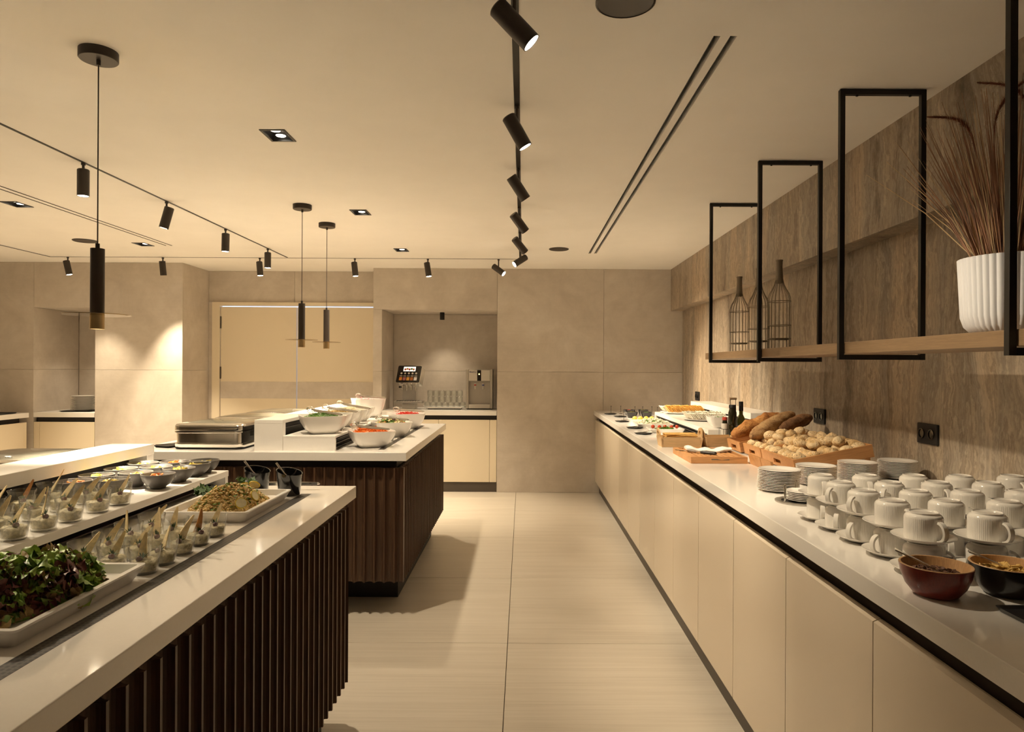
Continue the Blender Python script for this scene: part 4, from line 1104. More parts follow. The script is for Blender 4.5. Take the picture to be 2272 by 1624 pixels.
for i,(x,y) in enumerate(((-1.205,1.617),(-1.20,1.712),(-1.197,1.808),(-1.197,1.925),(-1.197,2.03))):
    verrine(x,y,SZ,(30,80,55,20,25)[i],GV+'front row on the display shelf','verrines in the front row of the shelf')
for i,(x,y) in enumerate(((-1.30,1.57),(-1.305,1.70),(-1.30,1.82),(-1.305,1.935),(-1.30,2.04))):
    verrine(x,y,SZ,(10,20,15,40,10)[i],GV+'middle row on the display shelf','verrines in the middle row of the shelf',tilt=0.5)
for i,(x,y) in enumerate(((-1.395,1.79),(-1.40,1.91),(-1.405,2.03))):
    verrine(x,y,SZ,(15,10,20)[i],GV+'back row under the display bridge','verrines in the back row of the shelf',ci=(0,6,2)[i],tilt=0.55)
for i,(x,y) in enumerate(((-0.872,1.580),(-0.868,1.652),(-0.868,1.742),(-0.868,1.830),(-0.868,1.925))):
    verrine(x,y,WT,(120,75,40,10,60)[i],GV+'next to the drain grille','verrines beside the drain grille',ci=(1,None,None,6,3)[i])
for i,(x,y) in enumerate(((-0.957,1.600),(-0.952,1.692),(-0.955,1.785),(-0.950,1.872))):
    verrine(x,y,WT,(40,30,80,110)[i],GV+'middle row on the worktop between the trays','verrines in the middle row of the worktop')
for i,(x,y) in enumerate(((-1.035,1.615),(-1.040,1.715),(-1.045,1.815),(-1.040,1.918))):
    verrine(x,y,WT,(20,45,100,15)[i],GV+'back row on the worktop before the shelf','verrines in the back row of the worktop',tilt=(0.6,0.45,0.1,0.5)[i])

# grey bowls
gb = MB().lathe([(0,0.0),(0.020,0.0),(0.023,0.001),(0.024,0.006),(0.036,0.014),(0.047,0.027),(0.0525,0.043),(0.0535,0.049),(0.0525,0.0495),(0.0510,0.0485),(0.0445,0.028),(0.033,0.015),(0.018,0.010),(0,0.009)],44).mesh('bowl_body', M['greyb'], 50)
gr = MB().lathe([(0.0537,0.0482),(0.0535,0.0498),(0.0520,0.0502),(0.0508,0.0490)],44,ring=True).mesh('rim', M['greyi'], 60)
M['pick'] = simple('pickled_pepper', (0.48,0.36,0.05), 0.35, var=0.35, vs=70)
M['cous'] = simple('pale_dip', (0.72,0.66,0.46), 0.6, var=0.12, vs=90)
M['orang'] = simple('carrot_strip', (0.62,0.20,0.03), 0.5, var=0.15, vs=80)
def gbowl(x,y,label,group,m1,seed):
    t = thing('grey_bowl', label, 'bowl', (x,y,SZ), 0, group)
    obj('bowl_body', gb, t); obj('rim', gr, t)
    o = part('dip', flakes(20,0.042,0.030,0.006,0.008,seed), M['cous'], t); o['kind']='stuff'
    o = part('garnish', flakes(9,0.026,0.036,0.007,0.012,seed+100), m1, t); o['kind']='stuff'
mm = (M['orang'],M['pick'],M['pick'],M['pick'])
for i,(x,y) in enumerate(((-1.228,2.303),(-1.224,2.435),(-1.226,2.562),(-1.230,2.645))):
    gbowl(x,y-(0.0,0.0,0.0,-0.0)[i],'grey stoneware bowl of dip along the shelf front edge','grey bowls at the shelf front edge',mm[i],i)
for i,(x,y) in enumerate(((-1.318,2.190),(-1.322,2.335),(-1.325,2.470),(-1.322,2.600))):
    gbowl(x,y,'grey stoneware bowl of dip in the middle row of the shelf','grey bowls in the middle row',mm[(i+1)%4],10+i)
for i,(x,y) in enumerate(((-1.415,2.150),(-1.418,2.275),(-1.420,2.415),(-1.422,2.560))):
    gbowl(x,y,'grey stoneware bowl of dip partly under the display bridge','grey bowls under the bridge',mm[i],20+i)

# ------------------------------------------------------------------ leaf salad and chickpea salad
M['lettg'] = simple('lettuce_green', (0.366,0.537,0.110), 0.4, var=0.35, vs=45, bmp=0.3, bs=120)
M['lettd'] = simple('lettuce_dark_green', (0.195,0.329,0.067), 0.38, var=0.4, vs=45, bmp=0.3, bs=120)
M['lettr'] = simple('lollo_rosso_purple', (0.159,0.055,0.046), 0.35, var=0.5, vs=35, bmp=0.3, bs=120)
M['lettm'] = simple('lettuce_olive_brown', (0.366,0.256,0.104), 0.4, var=0.5, vs=35, bmp=0.3, bs=120)
M['radi'] = simple('radicchio_pink', (0.26,0.05,0.075), 0.35, var=0.4, vs=50)
def leaf_mesh(seed, mat, ruffle=1.0):
    r = random.Random(seed); nu, nv = 9, 11; mb = MB(); L, W = 0.030, 0.021; p1, p2, p3 = (r.uniform(0,6) for _ in range(3)); curl = r.uniform(-0.5,0.9)
    for i in range(nu):
        u = -1+2*i/(nu-1)
        for j in range(nv):
            v = j/(nv-1)
            w_ = W*(0.35+0.65*math.sin(PI*min(1,v*0.75+0.12)))*(1+0.12*r.uniform(-1,1)*abs(u))
            edge = abs(u)**2
            z = 0.010*curl*(u*u-0.3)+0.0065*ruffle*edge*math.sin(v*12+p1+u*3)+0.004*math.sin(v*5+p2)+0.003*ruffle*math.sin(u*7+p3)*v
            if v > 0.85: z += 0.005*ruffle*math.sin(u*9+p2)
            mb.v.append((u*w_, (v-0.5)*2*L*(1-0.14*u*u), z))
    for i in range(nu-1):
        for j in range(nv-1):
            a = i*nv+j; mb.f.append((a,a+nv,a+nv+1,a+1))
    return mb.mesh('leaf', mat, 80)
leaves = {k: [leaf_mesh(s, M[k], 1.3) for s in range(5)] for k in ('lettg','lettd','lettr','lettm','radi')}
ty_ = 1.34
tray(-0.98,ty_,WT,0.135,0.20,0.035,'white melamine tray under the leaf salad',r=0.01)
sal = thing('leaf_salad','heap of mixed green and purple salad leaves on a white tray','salad',(-0.98,ty_,WT+0.018))
o = part('leaf_bed', flakes(0,0.105,0.002,0.046,0.01,1), M['lettd'], sal); o.scale = (1.0,1.45,1.0); o['kind']='stuff'
r = random.Random(77)
def leaf_spot(lift):
    a = r.uniform(0,2*PI); q = math.sqrt(r.random())
    x, y = 0.108*q*math.cos(a), 0.162*q*math.sin(a)
    z = 0.008+lift+0.064*(1-q**2.4)+r.uniform(-0.004,0.008)
    f = r.random()+0.22*(y/0.168)-0.02+0.10*math.sin(x*60+y*35)
    kind = 'lettg' if f > 0.52 else 'lettd' if f > 0.36 else 'lettm' if f > 0.20 else 'lettr' if f > -0.14 else 'radi'
    rot = (r.uniform(-0.75,0.75)-0.6*y/0.168, r.uniform(-0.75,0.75)+0.6*x/0.11, r.uniform(0,6.28))
    return (x,y,z), rot, kind, r.uniform(0.62,1.1)
under = {k: MB() for k in leaves}
for k in range(420):
    p_, rot, kind, s_ = leaf_spot(-0.010)
    me_ = r.choice(leaves[kind]); t_ = MB(); t_.v = [tuple(v.co) for v in me_.vertices]; t_.f = [tuple(q.vertices) for q in me_.polygons]
    Mx = Matrix.Translation(p_) @ Matrix.Rotation(rot[2],4,'Z') @ Matrix.Rotation(rot[1],4,'Y') @ Matrix.Rotation(rot[0],4,'X') @ Matrix.Scale(s_,4)
    under[kind].add(t_, Mx)
for kind, mb in under.items():
    if mb.v: o = part('leaf_bed', mb, M[kind], sal, smooth=80); o['kind'] = 'stuff'
for k in range(300):
    p_, rot, kind, s_ = leaf_spot(0.002)
    o = obj('leaf', r.choice(leaves[kind]), sal, p_, rot); o.scale = (s_,s_,s_*1.15)
cy_ = 2.273
tray(-0.970,cy_,WT,0.135,0.20,0.035,'white melamine tray under the chickpea salad',r=0.01)
M['chick'] = simple('chickpea', (0.60,0.42,0.16), 0.5, var=0.2, vs=60)
M['rind'] = simple('lemon_rind', (0.70,0.52,0.06), 0.4)
M['flesh'] = simple('lemon_flesh', (0.80,0.74,0.50), 0.35, var=0.1, vs=120)
cs = thing('chickpea_salad','heap of chickpea salad with lemon slices and parsley on a white tray','salad',(-0.970,cy_,WT+0.018))
def mound(q): return 0.066*(1-q**1.7)
o = part('chickpea_bed', MB().lathe([(0,mound(0)-0.002)]+[(0.11*q, mound(q)-0.003) for q in (0.2,0.4,0.6,0.8,0.95,1.0)]+[(0.11,-0.002),(0,-0.002)],32), M['chick'], cs, smooth=70); o.scale = (0.98,1.45,1); o['kind']='stuff'
pea = MB().lathe([(0,-0.0045),(0.0036,-0.0032),(0.0049,0),(0.0038,0.0034),(0,0.0052)],9).mesh('chickpea', M['chick'], 80)
r = random.Random(8)
for k in range(300):
    a = r.uniform(0,2*PI); q = math.sqrt(r.random())*1.02
    o = obj('chickpea', pea, cs, (0.108*q*math.cos(a),0.160*q*math.sin(a),max(0.003,mound(min(q,1)))+r.uniform(0,0.003)), (r.uniform(-1,1),r.uniform(-1,1),0)); s = r.uniform(0.95,1.25); o.scale = (s,s,s)
pb = MB()
for k in range(950):
    a = r.uniform(0,2*PI); q = math.sqrt(r.random())*1.03
    pb.add(MB().lathe([(0,-0.0048),(0.0036,-0.003),(0.005,0),(0.0038,0.003),(0,0.005)],7), Matrix.Translation((0.110*q*math.cos(a),0.163*q*math.sin(a),max(0.001,mound(min(q,1)))+r.uniform(-0.003,0.001))))
o = part('chickpea_bed', pb, M['chick'], cs, smooth=80); o['kind']='stuff'
hbm = MB()
for k in range(420):
    a = r.uniform(0,2*PI); q = math.sqrt(r.random())
    s = r.uniform(0.003,0.007)
    hbm.add(MB().prism([(-s,0),(0,s*0.7),(s,0),(0,-s*0.6)],2,-0.0003,0.0003), Matrix.Translation((0.108*q*math.cos(a),0.160*q*math.sin(a),mound(q)+r.uniform(0.003,0.006))) @ Matrix.Rotation(r.uniform(-1,1),4,'X') @ Matrix.Rotation(r.uniform(0,6),4,'Z'))
o = part('chopped_herbs', hbm, M['leafg'], cs); o['kind']='stuff'
for (x,y,z,rx,ry,rz) in ((0.078,-0.105,0.026,R(50),R(20),0.3),(0.088,-0.02,0.034,R(20),R(62),0.2),(-0.01,0.12,0.045,R(-30),R(5),1.0),(0.04,0.10,0.050,R(-40),R(30),0.5),(-0.075,0.03,0.045,R(10),R(-40),0.1)):
    l_ = part('lemon_slice', MB().lathe([(0,-0.0016),(0.0165,-0.0016),(0.0165,0.0016),(0,0.0016)],24), M['flesh'], cs, (x,y,z), (rx,ry,rz))
    part('rind', MB().lathe([(0.0162,-0.0019),(0.0185,-0.0017),(0.0185,0.0017),(0.0162,0.0019)],24,ring=True), M['rind'], l_, smooth=50)
def parsley(seed):
    r = random.Random(seed); mb = MB()
    for k in range(9):
        a = r.uniform(0,6.28); d = r.uniform(0.004,0.020); s = r.uniform(0.010,0.016)
        pts = []
        for j in range(11):
            b = 2*PI*j/11; q = s*(1.0 if j % 2 else 0.55)
            pts.append((q*math.cos(b), q*math.sin(b)))
        mb.add(MB().prism(pts,2,-0.0003,0.0003), Matrix.Translation((d*math.cos(a),d*math.sin(a),0.006+r.uniform(0,0.018))) @ Matrix.Rotation(r.uniform(-0.9,0.9),4,'X') @ Matrix.Rotation(r.uniform(-0.9,0.9),4,'Y') @ Matrix.Rotation(a,4,'Z'))
    return mb
M['pars'] = simple('parsley_green', (0.045,0.13,0.012), 0.45, var=0.3, vs=60)
for i,(x,y,z) in enumerate(((-0.02,0.135,0.045),(0.005,0.150,0.040),(-0.095,-0.02,0.030),(-0.085,0.02,0.036))):
    part('parsley_sprig', parsley(i), M['pars'], cs, (x,y,z))

# slanted black pots with dressing spoons
def slant_pot(x,y,label):
    t = thing('dressing_pot',label,'pot',(x,y,WT))
    n = 36
    def ring(r_, z, sl): return [(r_*math.cos(2*PI*j/n), r_*math.sin(2*PI*j/n), z - sl*math.cos(2*PI*j/n+0.5)) for j in range(n)]
    part('pot_body', MB().loft([ring(0.036,0.0,0),ring(0.0385,0.002,0),ring(0.047,0.086,0.011),ring(0.0475,0.088,0.011),ring(0.0445,0.087,0.011),ring(0.036,0.010,0)]), M['blackc'], t, smooth=50)
    part('dressing', MB().cyl((0,0),0.041,0.045,0.048,30), M['slate'], t)
    part('ladle', MB().tube([(0.012,0.0,0.05),(-0.020,0.004,0.078),(-0.052,0.008,0.118)],[0.004,0.0032,0.0042],8), M['steelb'], t, smooth=60)
slant_pot(-0.868,2.545,'black slanted dressing pot with a ladle at the end of the drain grille')
slant_pot(-1.005,2.590,'black slanted dressing pot with a ladle behind the chickpea salad')

# ------------------------------------------------------------------ tongs
def tongs_mesh():
    mb = MB()
    for s in (-1,1):
        rg = []
        for i in range(9):
            f = i/8; x = 0.20*f-0.0; y = s*(0.004+0.016*f*(1-0.3*f)); w_ = 0.0055
            rg.append([(x,y-0.0007,-w_),(x,y+0.0007,-w_),(x,y+0.0007,w_),(x,y-0.0007,w_)])
        mb.loft(rg)
    mb.tube([(0,-0.004,0),(-0.007,0,0),(0,0.004,0)],0.004,8)
    return mb.mesh('arms', M['steel'], 40)
tg_me = tongs_mesh()
hd = MB()
for k in range(4):
    a = R(-60+40*k)
    hd.tube([(0.195+0.022+0.026*math.cos(b), 0.022*math.sin(b)*math.cos(a), 0.022*math.sin(b)*math.sin(a)) for b in [2*PI*j/18 for j in range(18)]],0.0016,6,True)
th_me = hd.mesh('wire_head', M['steel'], 60)
def tongs(loc, rot, label):
    t = thing('serving_tongs', label, 'tongs', loc); t.rotation_euler = rot
    obj('arms', tg_me, t); obj('wire_head', th_me, t)
tongs((-0.800,2.665,WT+0.0225),(0,0,R(182)),'steel tongs lying behind the slanted black pots')

# ------------------------------------------------------------------ island 2: salad bowls
M['carrot'] = simple('grated_carrot', (0.78,0.20,0.012), 0.5, var=0.15, vs=90)
M['greens'] = simple('chopped_greens', (0.085,0.19,0.02), 0.45, var=0.4, vs=70)
M['mixv'] = simple('mixed_vegetables', (0.55,0.42,0.20), 0.5, var=0.3, vs=70)
M['beet'] = simple('pink_onion', (0.62,0.20,0.28), 0.45, var=0.25, vs=70)
M['pepr'] = simple('red_pepper_strips', (0.62,0.035,0.015), 0.35, var=0.2, vs=70)
G2 = 'white salad bowls on the far island'
def salad_bowl(x,y,z,hx,hy,h,rz,label,fill):
    t = sq_bowl(x,y,z,hx,hy,h,rz,label,name='salad_bowl',group=G2,r=0.04)
    for i,(mat,n,kind,size,dome) in enumerate(fill):
        o = part('salad_filling', flakes(n,min(hx,hy)*0.86,h*0.80,dome,size,int(abs(x*100)+abs(y*37))+i,kind), mat, t, smooth=None); o['kind']='stuff'
        if hx > hy: o.scale = (hx/hy,1,1)
    return t
RZ = R(25)
salad_bowl(-0.908,4.10,WT,0.127,0.127,0.098,RZ,'white square bowl of grated carrot on the island edge',[(M['carrot'],220,'stick',0.016,0.034)])
salad_bowl(-0.908,4.72,WT,0.127,0.127,0.102,RZ,'white square bowl of mixed vegetable salad on the island edge',[(M['mixv'],70,'cube',0.014,0.030),(M['greens'],40,'flake',0.014,0.034),(M['berry'],16,'cube',0.012,0.032),(M['carrot'],14,'cube',0.011,0.033)])
salad_bowl(-0.908,5.34,WT,0.127,0.127,0.118,RZ,'white square bowl of red pepper strips on the island edge',[(M['pepr'],90,'stick',0.020,0.026)])
salad_bowl(-1.190,4.055,1.0045,0.128,0.128,0.106,RZ,'white square bowl of chopped greens on the island step',[(M['greens'],190,'stick',0.013,0.032)])
for i,(y,f,nm) in enumerate(((4.31,[(M['greens'],60,'flake',0.012,0.012)],'cucumber'),(4.53,[(M['mixv'],60,'cube',0.012,0.022)],'sweetcorn'),(4.75,[(M['cous'],60,'cube',0.012,0.022)],'couscous'),(4.97,[(M['cous'],60,'cube',0.012,0.018)],'white beans'))):
    salad_bowl(-1.213,y,1.0045,0.128,0.092,0.098,0,'white rectangular bowl of '+nm+' on the island step',f)
salad_bowl(-1.213,5.36,1.0045,0.120,0.120,0.145,RZ,'tall white square bowl of pink onions at the far end of the step',[(M['beet'],90,'stick',0.018,0.020)])
tongs((-0.790,4.02,WT+0.112),(R(20),R(-4),R(168)),'steel tongs resting on the grated carrot')
tongs((-0.790,4.70,WT+0.116),(R(20),R(-2),R(165)),'steel tongs resting on the mixed vegetable salad')
tongs((-0.775,5.32,WT+0.134),(R(20),R(-3),R(172)),'steel tongs resting on the red pepper strips')
tongs((-1.060,3.99,1.0045+0.114),(R(20),R(-6),R(160)),'steel tongs resting on the chopped greens')
tongs((-1.075,4.42,1.0045+0.104),(R(20),R(-6),R(168)),'steel tongs resting between the cucumber and sweetcorn bowls')
tongs((-1.060,4.72,1.0045+0.106),(R(20),R(-8),R(170)),'steel tongs resting on the couscous bowl')
tongs((-1.075,5.34,1.0045+0.152),(R(20),R(-3),R(172)),'steel tongs resting on the pink onions')
for x,y,lb in ((-0.868,4.42,'small glass dish of cauliflower between the carrot and vegetable bowls'),(-0.862,5.03,'small glass dish of cauliflower between the vegetable and pepper bowls')):
    t = thing('glass_dish', lb, 'dish', (x,y,WT))
    part('glass', MB().lathe([(0,0),(0.03,0),(0.042,0.03),(0.044,0.045),(0.042,0.045),(0.039,0.03),(0.028,0.004),(0,0.004)],30), M['glass'], t, smooth=50)
    o = part('cauliflower', flakes(40,0.034,0.035,0.014,0.008,int(y*10),'cube'), M['cheesew'], t); o['kind']='stuff'

# ------------------------------------------------------------------ chafing dishes
M['lidglass'] = simple('lid_glass', (0.30,0.31,0.26), 0.08, spec=0.7, coat=0.5)
def chafing(x,y,label,rz=0):
    t = thing('chafing_dish', label, 'chafing dish', (x,y,WT), rz, 'chafing dishes on the islands')
    hx, hy = 0.205, 0.195
    part('base', MB().loft([rrect(hx*0.93,hy*0.93,0.03,0.0),rrect(hx*0.97,hy*0.97,0.03,0.010),rrect(hx*0.93,hy*0.93,0.03,0.012)]), M['blackp'], t, smooth=35)
    part('lower_pan', MB().loft([rrect(hx*0.96,hy*0.96,0.04,0.010),rrect(hx*1.0,hy*1.0,0.05,0.022),rrect(hx*1.0,hy*1.0,0.05,0.034),rrect(hx*0.965,hy*0.965,0.05,0.037)]), M['steel'], t, smooth=35)
    part('water_pan', MB().loft([rrect(hx*0.955,hy*0.955,0.05,0.036),rrect(hx*0.955,hy*0.955,0.05,0.092),rrect(hx*1.0,hy*1.0,0.055,0.096),rrect(hx*1.0,hy*1.0,0.055,0.104),rrect(hx*0.97,hy*0.97,0.05,0.105)]), M['steel'], t, smooth=35)
    lid = part('lid_rim', MB().loft([rrect(hx*0.995,hy*0.995,0.055,0.108),rrect(hx*1.0,hy*1.0,0.055,0.111),rrect(hx*0.995,hy*0.995,0.055,0.134),rrect(hx*0.97,hy*0.97,0.055,0.142),rrect(hx*0.86,hy*0.86,0.05,0.149),rrect(hx*0.84,hy*0.84,0.05,0.149)],True,False), M['steel'], t, smooth=35)
    part('lid_window', MB().loft([rrect(hx*0.845,hy*0.845,0.05,0.149),rrect(hx*0.5,hy*0.5,0.04,0.158),rrect(hx*0.05,hy*0.05,0.005,0.160)],False,True), M['lidglass'], lid, smooth=50)
    part('lid_handle', MB().tube([(-hx*1.0,0.06,0.122),(-hx*1.0-0.022,0.05,0.124),(-hx*1.0-0.022,-0.05,0.124),(-hx*1.0,-0.06,0.122)],0.005,8), M['steel'], lid, smooth=50)
    part('hinge', MB().box(hx*0.99,hx*1.05,-0.03,0.03,0.06,0.125), M['slate'], t, bevel=0.004)
for y, lb in ((4.10,'stainless chafing dish with glass lid at the near corner of the far island'),(4.60,'stainless chafing dish with glass lid in the middle of the far island row'),(5.10,'stainless chafing dish with glass lid at the end of the far island row')):
    chafing(-1.805,y,lb)
chafing(-1.835,2.535,'stainless chafing dish with glass lid behind the display bridge')
chafing(-1.835,2.09,'stainless chafing dish with glass lid behind the display bridge, before the other lid')
o = part('spoon_rest', MB().loft([rrect(0.05,0.07,0.008,0.0,3),rrect(0.062,0.085,0.008,0.012,3),rrect(0.058,0.081,0.008,0.012,3),rrect(0.046,0.066,0.008,0.004,3)]), M['slate'], None, (-2.085,4.06,WT), (0,0,R(-20)), smooth=30)
tag(o,'black spoon rest beside the near chafing dish','dish')
s_ = obj('spoon', spoon_mesh(0.20,M['steel']), None, (-2.16,4.02,WT+0.014), (0,R(-2),R(25))); tag(s_,'large steel serving spoon on the black rest beside the chafing dish','spoon')
# ------------------------------------------------------------------ drinks niche
NZ0 = 0.909
M['greym'] = simple('grey_machine_plastic', (0.42,0.385,0.335), 0.4)
M['greyl'] = simple('light_machine_panel', (0.56,0.52,0.46), 0.35)
M['screen'] = simple('dispenser_screen', (0.85,0.85,0.82), 0.3, emit=(0.9,0.9,0.85), es=0.35)
M['blackg'] = simple('black_gloss_panel', (0.014,0.010,0.009), 0.15)
t = thing('water_dispenser','grey countertop water dispenser with hot and cold taps in the drinks niche','water dispenser',(-0.503,8.03,NZ0))
w2_, h2 = 0.155, 0.468
part('body', MB().box(-w2_,w2_,-0.10,0.16,0.012,h2).box(-w2_,-w2_+0.033,-0.15,-0.10,0.012,h2).box(w2_-0.028,w2_,-0.15,-0.10,0.012,h2), M['greym'], t, bevel=0.006)
part('front_panel', MB().box(-w2_+0.034,w2_-0.029,-0.153,-0.10,h2-0.135,h2-0.010), M['greyl'], t, bevel=0.003)
part('lower_panel', MB().box(-w2_+0.034,w2_-0.029,-0.150,-0.10,0.014,0.062), M['greyl'], t, bevel=0.003)
dp = part('display', MB().box(-0.022,0.022,-0.1565,-0.153,h2-0.135,h2-0.012), M['blackg'], t)
part('indicator', MB().box(-0.007,0.007,-0.158,-0.1565,h2-0.065,h2-0.052), simple('amber_led',(1,0.7,0.2),0.5,emit=(1.0,0.62,0.15),es=3.0), dp)
part('foot', MB().box(-w2_+0.01,w2_-0.01,-0.13,0.15,0.0,0.012), M['blackp'], t)
for s, c in ((-0.047,M['redp']),(0.045,simple('blue_print',(0.06,0.08,0.22),0.4))):
    tp = part('tap', MB().tube([(s,-0.10,0.275),(s,-0.135,0.275),(s,-0.137,0.235)],0.009,10).cyl((s,-0.135),0.014,0.292,0.302,12), M['greyl'], t, smooth=50)
    part('tap_ring', MB().cyl((s,-0.135),0.0125,0.276,0.292,12), c, tp)
tx_ = bpy.data.curves.new('brand','FONT'); tx_.body = 'BlueCa'; tx_.size = 0.026; tx_.extrude = 0.0006; tx_.align_x = 'CENTER'
tmp = bpy.data.objects.new('brand_tmp', tx_); C.objects.link(tmp)
dg = bpy.context.evaluated_depsgraph_get(); me = bpy.data.meshes.new_from_object(tmp.evaluated_get(dg)); bpy.data.objects.remove(tmp)
me.materials.clear(); me.materials.append(simple('brand_blue',(0.03,0.04,0.16),0.5))
obj('brand_lettering', me, t, (-0.074,-0.1538,h2-0.042), (R(90),0,0))

t = thing('juice_dispenser','juice dispenser with tilted black touch panel on a steel column','drinks dispenser',(-1.325,8.0,NZ0))
part('column', MB().box(-0.078,0.078,-0.02,0.10,0.0,0.27), M['steelb'], t, bevel=0.003)
part('base_box', MB().box(-0.075,0.075,-0.08,-0.02,0.0,0.062), M['steelb'], t, bevel=0.003)
dt = part('drip_tray', MB().box(-0.165,0.165,-0.13,0.06,0.068,0.096), M['steelb'], t, bevel=0.003)
for i in range(9): part('tray_bar', MB().box(-0.13+i*0.03,-0.118+i*0.03,-0.125,-0.02,0.096,0.100), M['slate'], dt)
for i in range(4):
    part('nozzle', MB().cyl((-0.078+0.052*i,-0.055),0.008,0.215,0.275,10), M['steel'], t, smooth=50)
part('knob', MB().lathe([(0,0),(0.018,0),(0.018,0.02),(0,0.02)],16), M['blackg'], t, (-0.10,-0.05,0.245))
hdp = bpy.data.objects.new('head', None)
hx, hz_ = 0.150, 0.110
hm = MB().loft([rrect(hx,hz_,0.018,-0.05),rrect(hx,hz_,0.018,0.05)])
head = part('head', hm, M['steel'], t, (0.012,-0.02,0.385), (R(66),R(0),R(-14)), smooth=40)
# local frame: x right, y up the panel, z out of the face
part('touch_panel', MB().loft([rrect(hx-0.005,hz_-0.005,0.015,0.050),rrect(hx-0.005,hz_-0.005,0.015,0.053)]), M['blackg'], head)
part('screen', MB().box(-0.075,0.075,0.035,0.092,0.0531,0.0542), M['screen'], head)
cols_ = [(0.62,0.10,0.03),(0.70,0.35,0.05),(0.45,0.03,0.03),(0.10,0.22,0.03),(0.65,0.20,0.05)]
for i in range(5):
    m_ = simple('fruit_print_%d' % i, cols_[i], 0.5)
    part('fruit_picture', MB().lathe([(0,0.0542),(0.013,0.0542),(0.013,0.0546),(0,0.0546)],14), m_, head, (-0.052+0.026*i,0.058+0.006*(i % 2),0))
    x = -0.092+0.046*i
    part('dispense_button', MB().lathe([(0,0.053),(0.012,0.053),(0.011,0.057),(0,0.058)],16), M['greyl'], head, (x,0.008,0), smooth=50)
    part('flavour_strip', MB().box(x-0.017,x+0.017,-0.030,-0.019,0.0531,0.0540), M['greym'], head)
    part('flavour_card', MB().box(x-0.018,x+0.018,-0.080,-0.040,0.0531,0.0540), simple('juice_print_%d' % i, ((0.75,0.28,0.04),(0.35,0.12,0.13),(0.72,0.36,0.06),(0.45,0.14,0.03),(0.75,0.72,0.74))[i],0.5), head)

t = thing('glass_tray','white tray with upturned handles under the stacked tumblers','tray',(-0.905,7.98,NZ0))
part('tray_body', MB().loft([rrect(0.20,0.10,0.02,0.012),rrect(0.225,0.115,0.02,0.03),rrect(0.22,0.11,0.02,0.03),rrect(0.195,0.095,0.02,0.016)]), M['mel'], t, smooth=40)
part('tray_foot', MB().box(-0.19,0.19,-0.09,0.09,0.0,0.012), M['blackp'], t)
for s in (-1,1): part('tray_handle', MB().prism([(s*0.215,0.018),(s*0.245,0.034),(s*0.25,0.046),(s*0.222,0.030)],1,-0.05,0.05), M['mel'], t)
tum = MB().lathe([(0.0325,0),(0.0335,0.002),(0.0335,0.056),(0.030,0.065),(0.024,0.068),(0,0.068),(0,0.060),(0.024,0.059),(0.0305,0.052),(0.0312,0.0)],24,ring=True).mesh('tumbler', M['glass'], 50)
for tier, n in ((0,7),(1,6),(2,6)):
    for row in (0,1):
        for i in range(n):
            o = obj('tumbler', tum, None, (-0.905+(i-(n-1)/2)*0.0685, 7.945+0.069*row, NZ0+0.0165+tier*0.0685))
            tag(o, 'clear glass tumbler turned over, '+('bottom','middle','top')[tier]+' layer on the white tray', 'tumbler', 'tumblers on the tray, '+('bottom','middle','top')[tier]+' layer')

# plates in the left niche
t = thing('dark_tray','flat dark tray under the plate stack in the plate niche','tray',(-4.90,7.60,0.8885))
part('tray_body', MB().loft([rrect(0.16,0.13,0.02,0),rrect(0.175,0.145,0.02,0.010),rrect(0.17,0.14,0.02,0.010),rrect(0.155,0.125,0.02,0.004)]), M['slate'], t)
dpl = MB().lathe([(0,0.001),(0.070,0.001),(0.075,0.0),(0.080,0.002),(0.120,0.013),(0.1265,0.015),(0.1265,0.017),(0.118,0.016),(0.082,0.006),(0,0.005)],48).mesh('plate', M['china'], 55)
for k in range(13):
    o = obj('plate', dpl, None, (-4.885+0.001*(k % 3),7.60,0.8930+0.0125*k)); tag(o,'large white dinner plate in the stack inside the plate niche','plate','dinner plates in the niche')
t = thing('dark_tray','flat dark tray on the side cabinet by the left wall','tray',(-5.42,7.02,0.8885))
part('tray_body', MB().loft([rrect(0.10,0.16,0.02,0),rrect(0.11,0.17,0.02,0.012),rrect(0.105,0.165,0.02,0.012),rrect(0.095,0.155,0.02,0.004)]), M['slate'], t)

# ------------------------------------------------------------------ shelf decoration
t = thing('fluted_pot','white fluted ceramic pot on the oak shelf','pot',(1.424,2.0,1.505))
part('pot_body', MB().lathe([(0,0),(0.082,0),(0.098,0.006),(0.113,0.022),(0.122,0.05),(0.130,0.215),(0.1305,0.222),(0.127,0.223),(0.122,0.218),(0.112,0.05),(0.09,0.02),(0,0.018)],264,fl=lambda u: 0.030*abs(math.sin(PI*44*u))-0.022), M['pot'], t, smooth=60)
part('soil', MB().cyl((0,0),0.118,0.17,0.178,30), M['plinth'], t)
M['straw'] = simple('dry_grass', (0.33,0.18,0.115), 0.7, var=0.5, vs=12)
M['strawl'] = simple('pale_dry_grass', (0.62,0.46,0.27), 0.7, var=0.3, vs=12)
M['plume'] = simple('fountain_grass_plume', (0.20,0.075,0.045), 0.9, var=0.3, vs=90)
t = thing('dried_grass','bunch of dried brown grass with drooping red plumes in the fluted pot','dried grass',(1.424,2.0,1.683))
r = random.Random(4)
